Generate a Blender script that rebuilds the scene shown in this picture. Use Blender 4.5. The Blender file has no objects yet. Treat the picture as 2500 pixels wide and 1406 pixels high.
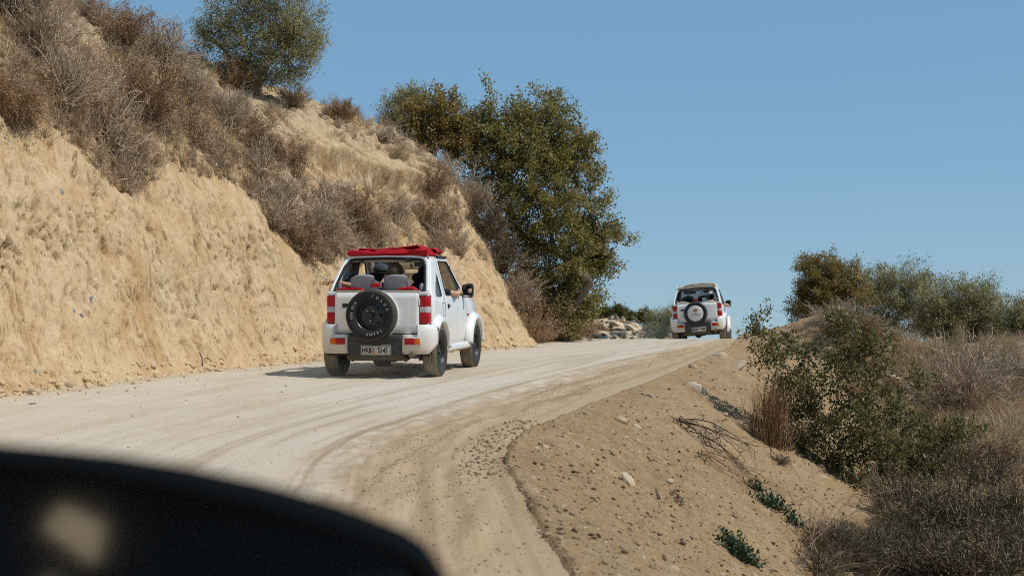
import bpy, bmesh, math, random
import numpy as np
from mathutils import Vector, Matrix
from mathutils.geometry import delaunay_2d_cdt

random.seed(4)
RNG = np.random.RandomState(11)
SC = bpy.context.scene
COL = SC.collection
PI = math.pi
R_ = math.radians

# ------------------------------------------------------------------ camera, sky, sun, exposure
CAMH = 1.42
PITCH = R_(3.5)
FPX = 3472.0                      # focal length in photo pixels (50 mm on 36 mm)
TILT = Matrix.Translation((0, 0, CAMH)) @ Matrix.Rotation(PITCH, 4, 'X')
cam_d = bpy.data.cameras.new('camera')
cam = bpy.data.objects.new('camera', cam_d)
COL.objects.link(cam)
cam_d.lens = 50.0
cam_d.sensor_width = 36.0
cam_d.clip_start = 0.05
cam_d.clip_end = 6000
cam.matrix_world = TILT @ Matrix.Rotation(R_(90), 4, 'X')
cam_d.dof.use_dof = True
cam_d.dof.focus_distance = 17.0
cam_d.dof.aperture_fstop = 3.4
SC.camera = cam

SUN_EL, SUN_AZ = R_(51), R_(113)   # azimuth clockwise from +Y: from the right, a little behind
world = bpy.data.worlds.new('World')
SC.world = world
world.use_nodes = True
wn = world.node_tree
bg = wn.nodes['Background']
sky = wn.nodes.new('ShaderNodeTexSky')
sky.sky_type = 'NISHITA'
sky.sun_disc = False
sky.sun_elevation = SUN_EL
sky.sun_rotation = SUN_AZ
sky.altitude = 300
sky.air_density = 1.0
sky.dust_density = 0.35
sky.ozone_density = 2.2
skm = wn.nodes.new('ShaderNodeMix')          # clear, even blue of a dry autumn sky
skm.data_type = 'RGBA'
skm.inputs[0].default_value = .62
wn.links.new(sky.outputs[0], skm.inputs[6])
skm.inputs[7].default_value = (1.36, 3.0, 4.65, 1)
wn.links.new(skm.outputs[2], bg.inputs[0])
bg.inputs[1].default_value = 0.115
sun_d = bpy.data.lights.new('sun', 'SUN')
sun_d.energy = 3.4
sun_d.angle = R_(0.53)
sun_d.color = (1.0, 0.95, 0.86)
sun = bpy.data.objects.new('sun', sun_d)
COL.objects.link(sun)
SUNV = Vector((math.sin(SUN_AZ) * math.cos(SUN_EL), math.cos(SUN_AZ) * math.cos(SUN_EL), math.sin(SUN_EL)))
sun.rotation_euler = SUNV.to_track_quat('Z', 'Y').to_euler()
SC.view_settings.view_transform = 'Standard'
SC.view_settings.look = 'None'
SC.view_settings.gamma = 1.0
SC.view_settings.use_curve_mapping = False
SC.view_settings.exposure = 0.06
SC.cycles.filter_width = 1.0
SC.cycles.max_bounces = 8
SC.cycles.transparent_max_bounces = 16

SC.cycles.use_denoising = False
# ------------------------------------------------------------------ helpers
def tag(o, label=None, cat=None, group=None, kind=None):
    if label: o['label'] = label
    if cat: o['category'] = cat
    if group: o['group'] = group
    if kind: o['kind'] = kind
    return o

def empty(name, mat4, label=None, cat=None, group=None):
    o = bpy.data.objects.new(name, None)
    COL.objects.link(o)
    o.matrix_world = mat4
    o.empty_display_size = 0.2
    return tag(o, label, cat, group)

def wpt(x, d, h):                 # camera-levelled frame (right, ahead, up) -> world
    return TILT @ Vector((x, d, h))

def px(u, v, d):                  # a pixel of the photograph at distance d
    return wpt((u - 1250) / FPX * d, d, -(v - 703) / FPX * d)

def to_world(V):
    A = np.array(TILT)[:3, :]
    return V @ A[:, :3].T + A[:, 3]

def mesh_np(name, V, F, mat=None, parent=None, smooth=False, attrs=None, link=True):
    """V (n,3); F (m,k) of one face size k"""
    V = np.ascontiguousarray(V, dtype=np.float32)
    F = np.ascontiguousarray(F, dtype=np.int32)
    me = bpy.data.meshes.new(name)
    k = F.shape[1]
    me.vertices.add(len(V)); me.vertices.foreach_set('co', V.ravel())
    me.loops.add(F.size); me.loops.foreach_set('vertex_index', F.ravel())
    me.polygons.add(len(F))
    me.polygons.foreach_set('loop_start', np.arange(0, F.size, k, dtype=np.int32))
    me.polygons.foreach_set('loop_total', np.full(len(F), k, dtype=np.int32))
    if smooth: me.polygons.foreach_set('use_smooth', np.ones(len(F), dtype=bool))
    if attrs:
        for an, arr in attrs.items():
            arr = np.asarray(arr, dtype=np.float32)
            if arr.ndim == 1:
                a = me.attributes.new(an, 'FLOAT', 'POINT'); a.data.foreach_set('value', arr)
            else:
                a = me.attributes.new(an, 'FLOAT_VECTOR', 'POINT'); a.data.foreach_set('vector', arr.ravel())
    me.update(calc_edges=True)
    me.validate()
    if mat: me.materials.append(mat)
    if not link: return me
    o = bpy.data.objects.new(name, me)
    COL.objects.link(o)
    if parent: o.parent = parent
    return o

class MB:
    """collects shapes, built as ONE mesh object"""
    def __init__(s): s.v = []; s.f = []
    def add(s, vs, fs, M=None):
        b = len(s.v)
        for p in vs:
            s.v.append(tuple(M @ Vector(p)) if M is not None else tuple(p))
        for f in fs: s.f.append(tuple(b + i for i in f))
    def box(s, c, d, M=None):
        x, y, z = (i / 2 for i in d)
        vs = [(c[0] + a * x, c[1] + b * y, c[2] + e * z) for e in (-1, 1) for b in (-1, 1) for a in (-1, 1)]
        s.add(vs, [(0, 2, 3, 1), (4, 5, 7, 6), (0, 1, 5, 4), (1, 3, 7, 5), (3, 2, 6, 7), (2, 0, 4, 6)], M)
    def loft(s, secs, closed=True, caps=True, M=None):
        n = len(secs[0]); vs = [p for q in secs for p in q]; fs = []
        for i in range(len(secs) - 1):
            for j in range(n if closed else n - 1):
                a = i * n + j; b = i * n + (j + 1) % n
                fs.append((a, b, b + n, a + n))
        if caps and closed:
            fs.append(tuple(range(n - 1, -1, -1)))
            fs.append(tuple((len(secs) - 1) * n + j for j in range(n)))
        s.add(vs, fs, M)
    def tube(s, pts, rad, n=8, M=None, caps=True):
        pts = [Vector(p) for p in pts]
        if not hasattr(rad, '__len__'): rad = [rad] * len(pts)
        secs = []; up = Vector((0.13, 0.21, 1)).normalized()
        for i, p in enumerate(pts):
            t = (pts[min(i + 1, len(pts) - 1)] - pts[max(i - 1, 0)]).normalized()
            a = t.cross(up)
            if a.length < .05: a = t.cross(Vector((1, 0, 0)))
            a.normalize(); b = a.cross(t)
            up = b if i else b
            secs.append([p + (a * math.cos(2 * PI * k / n) + b * math.sin(2 * PI * k / n)) * rad[i] for k in range(n)])
        s.loft(secs, True, caps, M)
    def lathe(s, prof, n=32, M=None, closed=False):
        """profile (r, h): spun about local x, h along x"""
        m = len(prof); vs = []; fs = []
        for k in range(n):
            c, q = math.cos(2 * PI * k / n), math.sin(2 * PI * k / n)
            vs += [(h, r * c, r * q) for r, h in prof]
        for k in range(n):
            k2 = (k + 1) % n
            for j in range(m if closed else m - 1):
                j2 = (j + 1) % m
                fs.append((k * m + j, k * m + j2, k2 * m + j2, k2 * m + j))
        s.add(vs, fs, M)
    def ell(s, c, r, n=16, m=10, M=None):
        vs = []; fs = []
        for i in range(m + 1):
            t = PI * i / m
            for j in range(n):
                a = 2 * PI * j / n
                vs.append((c[0] + r[0] * math.sin(t) * math.cos(a), c[1] + r[1] * math.sin(t) * math.sin(a), c[2] + r[2] * math.cos(t)))
        for i in range(m):
            for j in range(n):
                a = i * n + j; b = i * n + (j + 1) % n
                fs.append((a, a + n, b + n, b))
        s.add(vs, fs, M)
    def build(s, name, mat, parent=None, smooth=40, bevel=0, seg=2, solid=0, offset=-1):
        me = bpy.data.meshes.new(name)
        me.from_pydata(s.v, [], s.f)
        bm = bmesh.new(); bm.from_mesh(me)
        bmesh.ops.remove_doubles(bm, verts=bm.verts, dist=1e-6)
        bmesh.ops.recalc_face_normals(bm, faces=bm.faces)
        if bevel:
            es = [e for e in bm.edges if len(e.link_faces) == 2 and e.calc_face_angle(0) > .5]
            bmesh.ops.bevel(bm, geom=es, offset=bevel, segments=seg, profile=.5, affect='EDGES', clamp_overlap=True)
        bm.to_mesh(me); bm.free()
        if smooth:
            me.polygons.foreach_set('use_smooth', [True] * len(me.polygons))
            me.set_sharp_from_angle(angle=R_(smooth))
        for m_ in (mat if isinstance(mat, (list, tuple)) else [mat]): me.materials.append(m_)
        o = bpy.data.objects.new(name, me); COL.objects.link(o)
        if parent: o.parent = parent
        if solid:
            md = o.modifiers.new('s', 'SOLIDIFY'); md.thickness = solid; md.offset = offset
        return o

def bx(name, c, d, mat, parent, bevel=.01, M=None, seg=2):
    m = MB(); m.box(c, d, M)
    return m.build(name, mat, parent, 40, bevel, seg)

# numpy gradient noise
_pr = np.random.RandomState(5)
_P = _pr.permutation(256); _P = np.concatenate([_P, _P, _P])
_G = _pr.normal(size=(256, 3)); _G /= np.linalg.norm(_G, axis=1)[:, None]
def perlin(p):
    i = np.floor(p).astype(int); f = p - i; i &= 255
    u = f * f * f * (f * (f * 6 - 15) + 10)
    out = 0
    for dx in (0, 1):
        for dy in (0, 1):
            for dz in (0, 1):
                g = _G[_P[_P[_P[i[:, 0] + dx] + i[:, 1] + dy] + i[:, 2] + dz] & 255]
                dot = g[:, 0] * (f[:, 0] - dx) + g[:, 1] * (f[:, 1] - dy) + g[:, 2] * (f[:, 2] - dz)
                w = (u[:, 0] if dx else 1 - u[:, 0]) * (u[:, 1] if dy else 1 - u[:, 1]) * (u[:, 2] if dz else 1 - u[:, 2])
                out = out + w * dot
    return out
def fbm(p, o=4):
    r = 0; a = 1.0; p = np.array(p, float)
    for k in range(o):
        r = r + a * perlin(p + 17.3 * k); p = p * 2.03; a *= .5
    return r
def sstep(a, b, x):
    t = np.clip((x - a) / (b - a), 0, 1); return t * t * (3 - 2 * t)
def curve1(xs, ys):
    """smooth monotone-ish interpolation (numpy)"""
    xs = np.array(xs, float); ys = np.array(ys, float)
    m = np.gradient(ys, xs)
    def f(x):
        x = np.clip(np.asarray(x, float), xs[0], xs[-1])
        k = np.clip(np.searchsorted(xs, x) - 1, 0, len(xs) - 2)
        h = xs[k + 1] - xs[k]; t = (x - xs[k]) / h
        return ((2*t**3 - 3*t**2 + 1) * ys[k] + (t**3 - 2*t**2 + t) * h * m[k] + (3*t**2 - 2*t**3) * ys[k + 1] + (t**3 - t**2) * h * m[k + 1])
    return f

# ------------------------------------------------------------------ materials
class NT:
    def __init__(s, name):
        s.m = bpy.data.materials.new(name); s.m.use_nodes = True
        s.t = s.m.node_tree; s.b = s.t.nodes['Principled BSDF']
        s.out = s.t.nodes['Material Output']
    def n(s, t, **kw):
        q = s.t.nodes.new(t)
        for k, v in kw.items():
            if k.startswith('i_'):
                k = k[2:]; k = int(k) if k.isdigit() else k
                q.inputs[k].default_value = v
            else: setattr(q, k, v)
        return q
    def l(s, a, b): s.t.links.new(a, b)
    def noise(s, vec, scale, detail=4, rough=.55):
        q = s.n('ShaderNodeTexNoise'); q.inputs['Scale'].default_value = scale
        q.inputs['Detail'].default_value = detail; q.inputs['Roughness'].default_value = rough
        if vec is not None: s.l(vec, q.inputs['Vector'])
        return q.outputs[0]
    def ramp(s, fac, stops):
        q = s.n('ShaderNodeValToRGB'); e = q.color_ramp.elements
        while len(e) < len(stops): e.new(.5)
        for i, (p, c) in enumerate(stops):
            e[i].position = p; e[i].color = (tuple(c) + (1,)) if hasattr(c, '__len__') else (c, c, c, 1)
        s.l(fac, q.inputs[0]); return q.outputs[0]
    def mix(s, fac, a, b, mode='MIX'):
        q = s.n('ShaderNodeMix', data_type='RGBA', blend_type=mode)
        for i, v in ((0, fac), (6, a), (7, b)):
            if hasattr(v, 'is_linked'): s.l(v, q.inputs[i])
            elif i == 0: q.inputs[0].default_value = v
            else: q.inputs[i].default_value = tuple(v) + (1,)
        return q.outputs[2]
    def math(s, op, a, b=0.0):
        q = s.n('ShaderNodeMath', operation=op)
        for i, v in enumerate((a, b)):
            if hasattr(v, 'is_linked'): s.l(v, q.inputs[i])
            else: q.inputs[i].default_value = v
        return q.outputs[0]
    def mapping(s, vec, scale):
        q = s.n('ShaderNodeMapping'); q.inputs['Scale'].default_value = scale; s.l(vec, q.inputs['Vector']); return q.outputs[0]
    def coord(s, w='Object'): return s.n('ShaderNodeTexCoord').outputs[w]
    def attr(s, a, w='Fac'): return s.n('ShaderNodeAttribute', attribute_name=a).outputs[w]
    def bump(s, h, strength=.5, dist=.02, prev=None):
        q = s.n('ShaderNodeBump'); q.inputs['Strength'].default_value = strength; q.inputs['Distance'].default_value = dist
        s.l(h, q.inputs['Height'])
        if prev is not None: s.l(prev, q.inputs['Normal'])
        return q.outputs[0]
    def done(s, col=None, rough=.9, normal=None, spec=.3, metal=0):
        if col is not None:
            if hasattr(col, 'is_linked'): s.l(col, s.b.inputs['Base Color'])
            else: s.b.inputs['Base Color'].default_value = tuple(col) + (1,)
        if hasattr(rough, 'is_linked'): s.l(rough, s.b.inputs['Roughness'])
        else: s.b.inputs['Roughness'].default_value = rough
        s.b.inputs['Specular IOR Level'].default_value = spec
        s.b.inputs['Metallic'].default_value = metal
        if normal is not None: s.l(normal, s.b.inputs['Normal'])
        return s.m

def plain(name, col, rough=.6, spec=.4, metal=0, var=.08, scale=30):
    t = NT(name)
    n = t.noise(t.coord(), scale, 3)
    c = t.mix(n, [i * (1 - var) for i in col], [min(1, i * (1 + var)) for i in col])
    return t.done(c, rough, None, spec, metal)

def leafmat(name, cols, trans=.25, rough=.55, dust=None):
    """colour drawn per leaf (mesh island) plus larger patches"""
    t = NT(name)
    g = t.n('ShaderNodeNewGeometry').outputs['Random Per Island']
    st = [(i / max(1, len(cols) - 1), c) for i, c in enumerate(cols)]
    c = t.ramp(g, st)
    n = t.noise(t.coord(), 2.2, 2)
    c = t.mix(t.ramp(n, [(.35, .0), (.68, .55)]), c, dust or cols[-1])
    t.l(c, t.b.inputs['Base Color']); t.b.inputs['Roughness'].default_value = rough
    t.b.inputs['Specular IOR Level'].default_value = .35
    tr = t.n('ShaderNodeBsdfTranslucent'); t.l(c, tr.inputs['Color'])
    mx = t.n('ShaderNodeMixShader'); mx.inputs[0].default_value = trans
    t.l(t.b.outputs[0], mx.inputs[1]); t.l(tr.outputs[0], mx.inputs[2]); t.l(mx.outputs[0], t.out.inputs['Surface'])
    return t.m

def soil(name, c1, c2, c3, scale=1.0, bump=.5, attr_vec=None, stretch=None):
    t = NT(name)
    v = t.coord()
    vs = t.mapping(v, stretch) if stretch else v
    big = t.noise(vs, .8 * scale, 5)
    mid = t.noise(vs, 6 * scale, 5, .65)
    fine = t.noise(v, 60 * scale, 4, .7)
    c = t.mix(t.ramp(big, [(.35, 0.), (.65, 1.)]), c1, c2)
    c = t.mix(t.ramp(mid, [(.42, 0.), (.7, .8)]), c, c3)
    c = t.mix(t.ramp(fine, [(.3, .35), (.6, 0.)]), c, [i * .6 for i in c1])
    b = t.bump(mid, bump, .05)
    b = t.bump(fine, bump, .012, b)
    return t.done(c, .95, b, .15)

M = {}

# ------------------------------------------------------------------ terrain
roadH = curve1([-30, -8, 0, 6, 12, 19, 25, 30, 34, 36, 41, 50, 70, 90], [-1.9, -1.5, -1.4, -1.31, -1.22, -1.18, -1.16, -1.16, -1.22, -1.29, -1.57, -2.5, -6.2, -10])
edgeL = curve1([-30, -8, 0, 6, 10, 13, 15.6, 18.4, 20.3, 23, 25, 27.4, 28.3, 31, 35, 41, 50, 70, 90], [-7.2, -6.8, -6.7, -6.6, -6.4, -6.1, -5.7, -4.95, -4.25, -2.95, -1.75, -.2, .3, 1.0, 2.0, 3.2, 5.6, 11, 17])
edgeR = curve1([-30, -8, 0, 3, 6.3, 8.46, 10.7, 11.6, 13.8, 18.35, 25.6, 31.7, 36, 41, 50, 70, 90], [4., 2.2, .95, .58, .29, .1, -.03, .06, .6, 1.85, 3.75, 5.3, 7.0, 9.0, 12.5, 20, 28])
def cross(x, d):                   # banked beyond the crest
    return np.tan(R_(4.2)) * np.clip(x - 5.35, -4, 4) * sstep(34, 41, d)

def soil_m():
    t = NT('road_dirt')
    tt = t.attr('across'); al = t.attr('along')
    cv = t.n('ShaderNodeCombineXYZ'); t.l(t.math('MULTIPLY', tt, 6.0), cv.inputs[0]); t.l(t.math('MULTIPLY', al, .075), cv.inputs[1])
    streak = t.noise(cv.outputs[0], 2.2, 6, .6)
    o = t.coord()
    big = t.noise(o, .5, 4); mid = t.noise(o, 4, 5, .65); fine = t.noise(o, 45, 4, .7); spk = t.noise(o, 22, 2, .5)
    pale = (.575, .502, .405); tan = (.47, .36, .235); brown = (.41, .295, .175)
    c = t.mix(t.ramp(streak, [(.46, 0.), (.72, .6)]), pale, tan)
    c = t.mix(t.ramp(big, [(.45, 0.), (.75, .5)]), c, tan)
    side = t.math('ADD', tt, t.math('MULTIPLY', t.math('SUBTRACT', mid, .5), .22))
    c = t.mix(t.ramp(side, [(.78, 0.), (.87, .95)]), c, brown)
    c = t.mix(t.ramp(side, [(.06, .9), (.17, 0.)]), c, tan)
    cv2 = t.n('ShaderNodeCombineXYZ'); t.l(t.math('MULTIPLY', tt, 34.0), cv2.inputs[0]); t.l(t.math('MULTIPLY', al, .11), cv2.inputs[1])
    trk = t.noise(cv2.outputs[0], 1.3, 4, .6)
    c = t.mix(t.math('MULTIPLY', t.ramp(trk, [(.5, 0.), (.66, .75)]), t.ramp(side, [(.50, .03), (.78, 1.)])), c, (.29, .20, .115))
    c = t.mix(t.ramp(trk, [(.32, .22), (.46, 0.)]), c, (.58, .505, .41))
    c = t.mix(t.ramp(fine, [(.28, .45), (.5, 0.)]), c, (.30, .23, .15))
    c = t.mix(t.ramp(spk, [(.66, 0.), (.74, .6)]), c, (.27, .21, .14))
    b = t.bump(t.math('ADD', mid, t.math('MULTIPLY', streak, .8)), .35, .04)
    b = t.bump(fine, .35, .012, b)
    return t.done(c, .95, b, .12)
M['road'] = soil_m()

def bank_m():
    t = NT('bank_earth')
    o = t.coord()
    st = t.mapping(o, (2.6, 2.6, .42))
    s1 = t.noise(st, 1.6, 6, .62); s2 = t.noise(t.mapping(o, (1, 1, .33)), 10, 5, .7)
    big = t.noise(t.mapping(o, (1, 1, .7)), .75, 5, .6); fine = t.noise(o, 34, 5, .72)
    c = t.mix(t.ramp(big, [(.38, 0.), (.66, 1.)]), (.55, .395, .232), (.475, .30, .145))
    c = t.mix(t.ramp(s1, [(.40, 0.), (.62, .75)]), c, (.63, .485, .315))
    c = t.mix(t.ramp(s2, [(.56, 0.), (.74, .7)]), c, (.40, .27, .145))
    crack_shade = t.noise(t.mapping(o, (7, 7, 1.1)), 2.0, 6, .68)         # thin dark streaks: shade of cracks painted into the earth
    c = t.mix(t.ramp(crack_shade, [(.565, 0.), (.64, .8)]), c, (.31, .195, .10))
    c = t.mix(t.ramp(fine, [(.28, .4), (.48, 0.)]), c, (.30, .20, .11))
    up = t.attr('upper')
    c = t.mix(t.math('MULTIPLY', up, .68), c, t.mix(s2, (.42, .31, .195), (.52, .41, .27)))
    b = t.bump(s2, .8, .06)
    b = t.bump(fine, .45, .02, b)
    return t.done(c, .97, b, .1)
M['bank'] = bank_m()

def slope_m():
    t = NT('slope_soil')
    o = t.coord()
    big = t.noise(o, .7, 4); mid = t.noise(o, 7, 5, .7); fine = t.noise(o, 38, 5, .75)
    vor = t.n('ShaderNodeTexVoronoi', i_Scale=26.0); t.l(o, vor.inputs['Vector']); vor.inputs['Scale'].default_value = 48
    c = t.mix(t.ramp(big, [(.36, 0.), (.66, 1.)]), (.335, .218, .112), (.40, .27, .145))
    c = t.mix(t.ramp(mid, [(.47, 0.), (.66, .75)]), c, (.45, .34, .22))
    c = t.mix(t.ramp(t.noise(o, 2.6, 5, .7), [(.30, .6), (.46, 0.)]), c, (.235, .152, .08))
    c = t.mix(t.ramp(fine, [(.36, .85), (.47, 0.)]), c, (.15, .10, .06))  # dark specks: shading of tiny clods put into the soil colour
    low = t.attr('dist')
    c = t.mix(t.ramp(t.math('MULTIPLY', t.math('ADD', low, t.math('MULTIPLY', mid, 2.0)), .1), [(.38, 0.), (.62, .6)]), c, t.mix(t.ramp(mid, [(.4, 0.), (.6, 1.)]), (.13, .09, .055), (.27, .185, .11)))  # litter in the gully, darkened further for deep shade under the scrub
    b = t.bump(mid, .6, .06)
    b = t.bump(fine, .8, .025, b)
    b = t.bump(vor.outputs[0], .35, .02, b)
    return t.done(c, .97, b, .1)
M['slope'] = slope_m()
M['valley'] = soil('valley_scrub', (.16, .14, .08), (.24, .19, .11), (.30, .24, .15), .05)

def grid_faces(nr, nc):
    a = (np.arange(nr - 1)[:, None] * nc + np.arange(nc - 1)[None, :]).ravel()
    return np.stack([a, a + 1, a + nc + 1, a + nc], 1)

def seq(*parts):
    out = []
    for a, b, st in parts: out.append(np.arange(a, b, st))
    return np.concatenate(out)

# --- the road
ds = seq((-30, -8, 1.), (-8, 5, .3), (5, 14, .035), (14, 22, .05), (22, 37, .08), (37, 62, .3), (62, 91, 1.5))
tc = np.linspace(0, 1, 190)
D, T = np.meshgrid(ds, tc, indexing='ij')
Lx, Rx = edgeL(D) - .7, edgeR(D)
X = Lx + (Rx - Lx) * T
Wd = Rx - Lx
P = np.stack([X * 1.0, D * 1.0, 0 * X], -1).reshape(-1, 3)
st = np.stack([(T * Wd).ravel() * 2.4, D.ravel() * .22, 0 * D.ravel()], 1)
band = (sstep(.78, .84, T) * (1 - sstep(.93, .99, T))).ravel()
H = roadH(D).ravel() + cross(X, D).ravel() + .018 * fbm(st, 3) + .006 * fbm(P * 6, 3)
H += band * (.045 * fbm(np.stack([st[:, 0] * 2.4, D.ravel() * 1.2, 0 * st[:, 0] + 4], 1), 3) + .012 * fbm(P * 11, 2))
V = np.stack([X.ravel(), D.ravel(), H], 1)
road = mesh_np('dirt_road', to_world(V), grid_faces(len(ds), len(tc)), M['road'], None, True, {'across': T.ravel(), 'along': D.ravel()})
tag(road, kind='structure')

# --- the ground falling away on the right
ds = seq((-30, -8, 1.), (-8, 4, .3), (4, 24, .06), (24, 36, .09), (36, 64, .4), (64, 92, 2.))
of = np.concatenate([[-.30, -.15, -.07, -.03], np.arange(0, .12, .02), np.arange(.13, 4.5, .05), 4.5 * 1.055 ** np.arange(0, 48)])
D, O = np.meshgrid(ds, of, indexing='ij')
X = edgeR(D) + O
dd = np.arange(-30, 91, .1); ex = edgeR(dd)
xf, df = X.ravel(), D.ravel()
dist = np.empty(len(xf)); near = np.empty(len(xf))
for k in range(0, len(xf), 8000):
    q = (xf[k:k+8000, None] - ex[None]) ** 2 + (df[k:k+8000, None] - dd[None]) ** 2
    j = q.argmin(1); dist[k:k+8000] = np.sqrt(q[np.arange(len(j)), j]); near[k:k+8000] = dd[j]
dist = np.where(O.ravel() < 0, 0, dist)
P = np.stack([xf, df, 0 * xf], 1)
edge = roadH(near) + cross(edgeR(near), near)
slope = edge - .64 * (np.sqrt(dist ** 2 + .16) - .4) + (.10 * fbm(P * .55, 3) + .05 * fbm(P * 1.6, 2)) * sstep(.2, 1.5, dist)
gully = -3.05 + .27 * np.maximum(0, dist - 2.6) + .058 * (df - 14) + .22 * fbm(P * .3 + 9, 3) + .06 * fbm(P * 1.5, 2)
gully = np.where(df > 34, gully - .30 * (df - 34), gully)
def mound(x0, d0, ax, bx_, ang, hh, q=2.):
    c, s = math.cos(ang), math.sin(ang)
    u = ((xf - x0) * c + (df - d0) * s) / ax; v = (-(xf - x0) * s + (df - d0) * c) / bx_
    return hh * np.exp(-(np.abs(u) ** q + v ** 2))
slope += (.055 * fbm(np.stack([near * 2.2 + .15 * fbm(P * .8, 2), dist * .35, 0 * dist], 1), 3) - .05 * np.exp(-(fbm(np.stack([near * .9, dist * .3, 0 * dist + 5], 1), 2) / .06) ** 2)) * sstep(.25, 1.0, dist)
k = 3.5
Hh = np.log(np.exp(k * slope) + np.exp(k * gully)) / k
Hh += mound(6.75, 29.4, 1.25, 1.6, .35, 1.38) + mound(8.6, 28.2, 1.7, 1.4, -.2, .55)
rm = .35 + .65 * sstep(-.1, .3, fbm(P * .9 + 31, 2))
Hh += rm * (.05 * fbm(P * 4.2, 3) + .022 * fbm(P * 13, 2) + .05 * sstep(.20, .30, fbm(P * 7 + 3, 2))) * sstep(.05, .6, dist)
Hh = np.where(O.ravel() < -.01, roadH(df) + cross(xf, df) - .03, Hh + .012 * (O.ravel() < .06))
# a crumbly lip along the road edge
Hh += (.006 + .020 * sstep(-.2, .3, perlin(P * 2.3))) * np.exp(-((dist - .05) / .055) ** 2) * (O.ravel() > -.01) * sstep(14, 11, df) + .02 * np.exp(-((dist - .06) / .06) ** 2) * sstep(0, .3, perlin(P * 2.3)) * (O.ravel() > -.01)
V = np.stack([xf, df, Hh], 1)
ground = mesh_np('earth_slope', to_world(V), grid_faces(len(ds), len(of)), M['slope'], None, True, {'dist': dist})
tag(ground, kind='structure')

# --- the cut bank and the hillside on the left
path = [(-7.1, -30), (-6.7, -8), (-6.55, 4), (-6.4, 9), (-6.1, 13), (-5.7, 15.6), (-4.95, 18.4), (-4.2, 20.4), (-2.95, 23), (-1.7, 25), (-.2, 27.4), (.3, 28.4), (.5, 29.6), (.45, 31.5), (.2, 34), (-.4, 38), (-2, 44), (-5, 52)]
pa = np.array(path); cl = np.concatenate([[0], np.cumsum(np.linalg.norm(np.diff(pa, axis=0), axis=1))])
fx, fd = curve1(cl, pa[:, 0]), curve1(cl, pa[:, 1])
def s_of(d): return float(np.interp(d, pa[:, 1], cl))
ss = np.concatenate([np.arange(0, s_of(13), .16), np.arange(s_of(13), s_of(15), .05), np.arange(s_of(15), s_of(30), .022), np.arange(s_of(30), cl[-1], .15)])
Fx, Fd = fx(ss), fd(ss)
# direction of the profile: left and away from the road, turning slowly
na = np.interp(ss, [0, s_of(13), s_of(18), s_of(23), s_of(28), s_of(31), s_of(36), cl[-1]], [R_(5), R_(14), R_(27), R_(33), R_(34), R_(25), R_(0), R_(-30)])
Nx, Nd = -np.cos(na), np.sin(na)
base_e = np.array([-.3, -.02, .15, .36, .8, 1.1, 1.6, 2.1, 2.9, 3.7, 6, 12, 34])
base_h = np.array([-.16, 0, .20, .50, 1.42, 2.0, 2.95, 3.62, 4.2, 4.62, 5.35, 6.0, 6.2])
hp = curve1(base_e, base_h)
de = np.linspace(-.3, 4.6, 3000); dh = hp(de)
al = np.concatenate([[0], np.cumsum(np.hypot(np.diff(de), np.diff(dh)))])
ee = np.concatenate([np.interp(np.arange(0, al[-1], .024), al, de), 4.62 * 1.14 ** np.arange(0, 16)])
S, E = np.meshgrid(np.arange(len(ss)), ee, indexing='ij')
sarr = ss[S]
mscale = np.interp(ss, [0, s_of(14), s_of(20.4), s_of(23), s_of(25.5), s_of(28.4), s_of(31), s_of(36), cl[-1]], [1.5, 1.42, 1.28, 1.14, 1.05, 1.0, .98, .8, .5])
steep = np.interp(ss, [0, s_of(19), s_of(23), s_of(28)], [.86, .88, .95, 1.0])
Eh = np.where(E > 0, E * (1 + (1 / steep[S] - 1) * (1 - sstep(1.3, 3.2, E))), E)
Hb = hp(Eh) * mscale[S]
X = Fx[S] + Nx[S] * E
Dd = Fd[S] + Nd[S] * E
Hb = Hb + roadH(Fd)[S]
G = np.stack([X, Dd, Hb], -1)
t1 = np.gradient(G, axis=0); t2 = np.gradient(G, axis=1)
Nn = np.cross(t1, t2); Nn /= np.linalg.norm(Nn, axis=-1, keepdims=True) + 1e-9
if Nn[len(ss) // 2, 40, 0] < 0: Nn = -Nn
Pf = G.reshape(-1, 3); hh = (Hb - roadH(Fd)[S]).ravel(); sf = sarr.ravel(); ef = E.ravel()
upper = sstep(1.5, 2.4, ef + .5 * fbm(Pf * .8, 2))
face = 1 - upper
Q = lambda a, b, o: np.stack([sf * a, hh * b, 0 * sf + o], 1)
dsp = .17 * fbm(Pf * .42, 3) + .085 * fbm(Pf * 1.25, 3)
wq = Q(1, 1, 0) + .10 * np.stack([fbm(Q(3, 3, 21), 2), fbm(Q(3, 3, 22), 2), 0 * sf], 1)
QW = lambda a, b, o: np.stack([wq[:, 0] * a, wq[:, 1] * b, 0 * sf + o], 1)
pm = sstep(-.02, .30, fbm(Q(.55, .8, 61), 3)) * .85 + .15                    # rough patches between smoother scraped ones
dsp += face * (.045 * fbm(QW(4.2, .6, 1), 3) + (.010 + .014 * pm) * fbm(QW(11, 1.2, 2), 3) + .010 * fbm(QW(24, 2.6, 3), 2))
for fa, fb, dep, o_ in ((2.3, .75, .13, 31), (4.6, 1.3, .10, 33), (8, 2.4, .08, 35)):   # cracks and gouges
    cr = np.exp(-(np.abs(fbm(QW(fa, fb, o_), 2)) / .036) ** 2) * sstep(.02, .30, fbm(Q(1.1, 1.4, o_ + 50), 2))
    dsp -= (face + .7 * upper) * dep * cr
n1 = fbm(Q(5.2, 2.1, 7), 3)
dsp -= face * pm * .10 * sstep(.34, .47, n1)                       # hollows where clods fell out
n2 = fbm(Q(15, 6.5, 9), 2)
dsp -= (face * pm + upper) * .075 * sstep(.36, .42, n2)
n5 = fbm(QW(24, 8, 15), 2)
dsp -= face * (.3 + pm) * .06 * sstep(.36, .41, n5)
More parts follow.
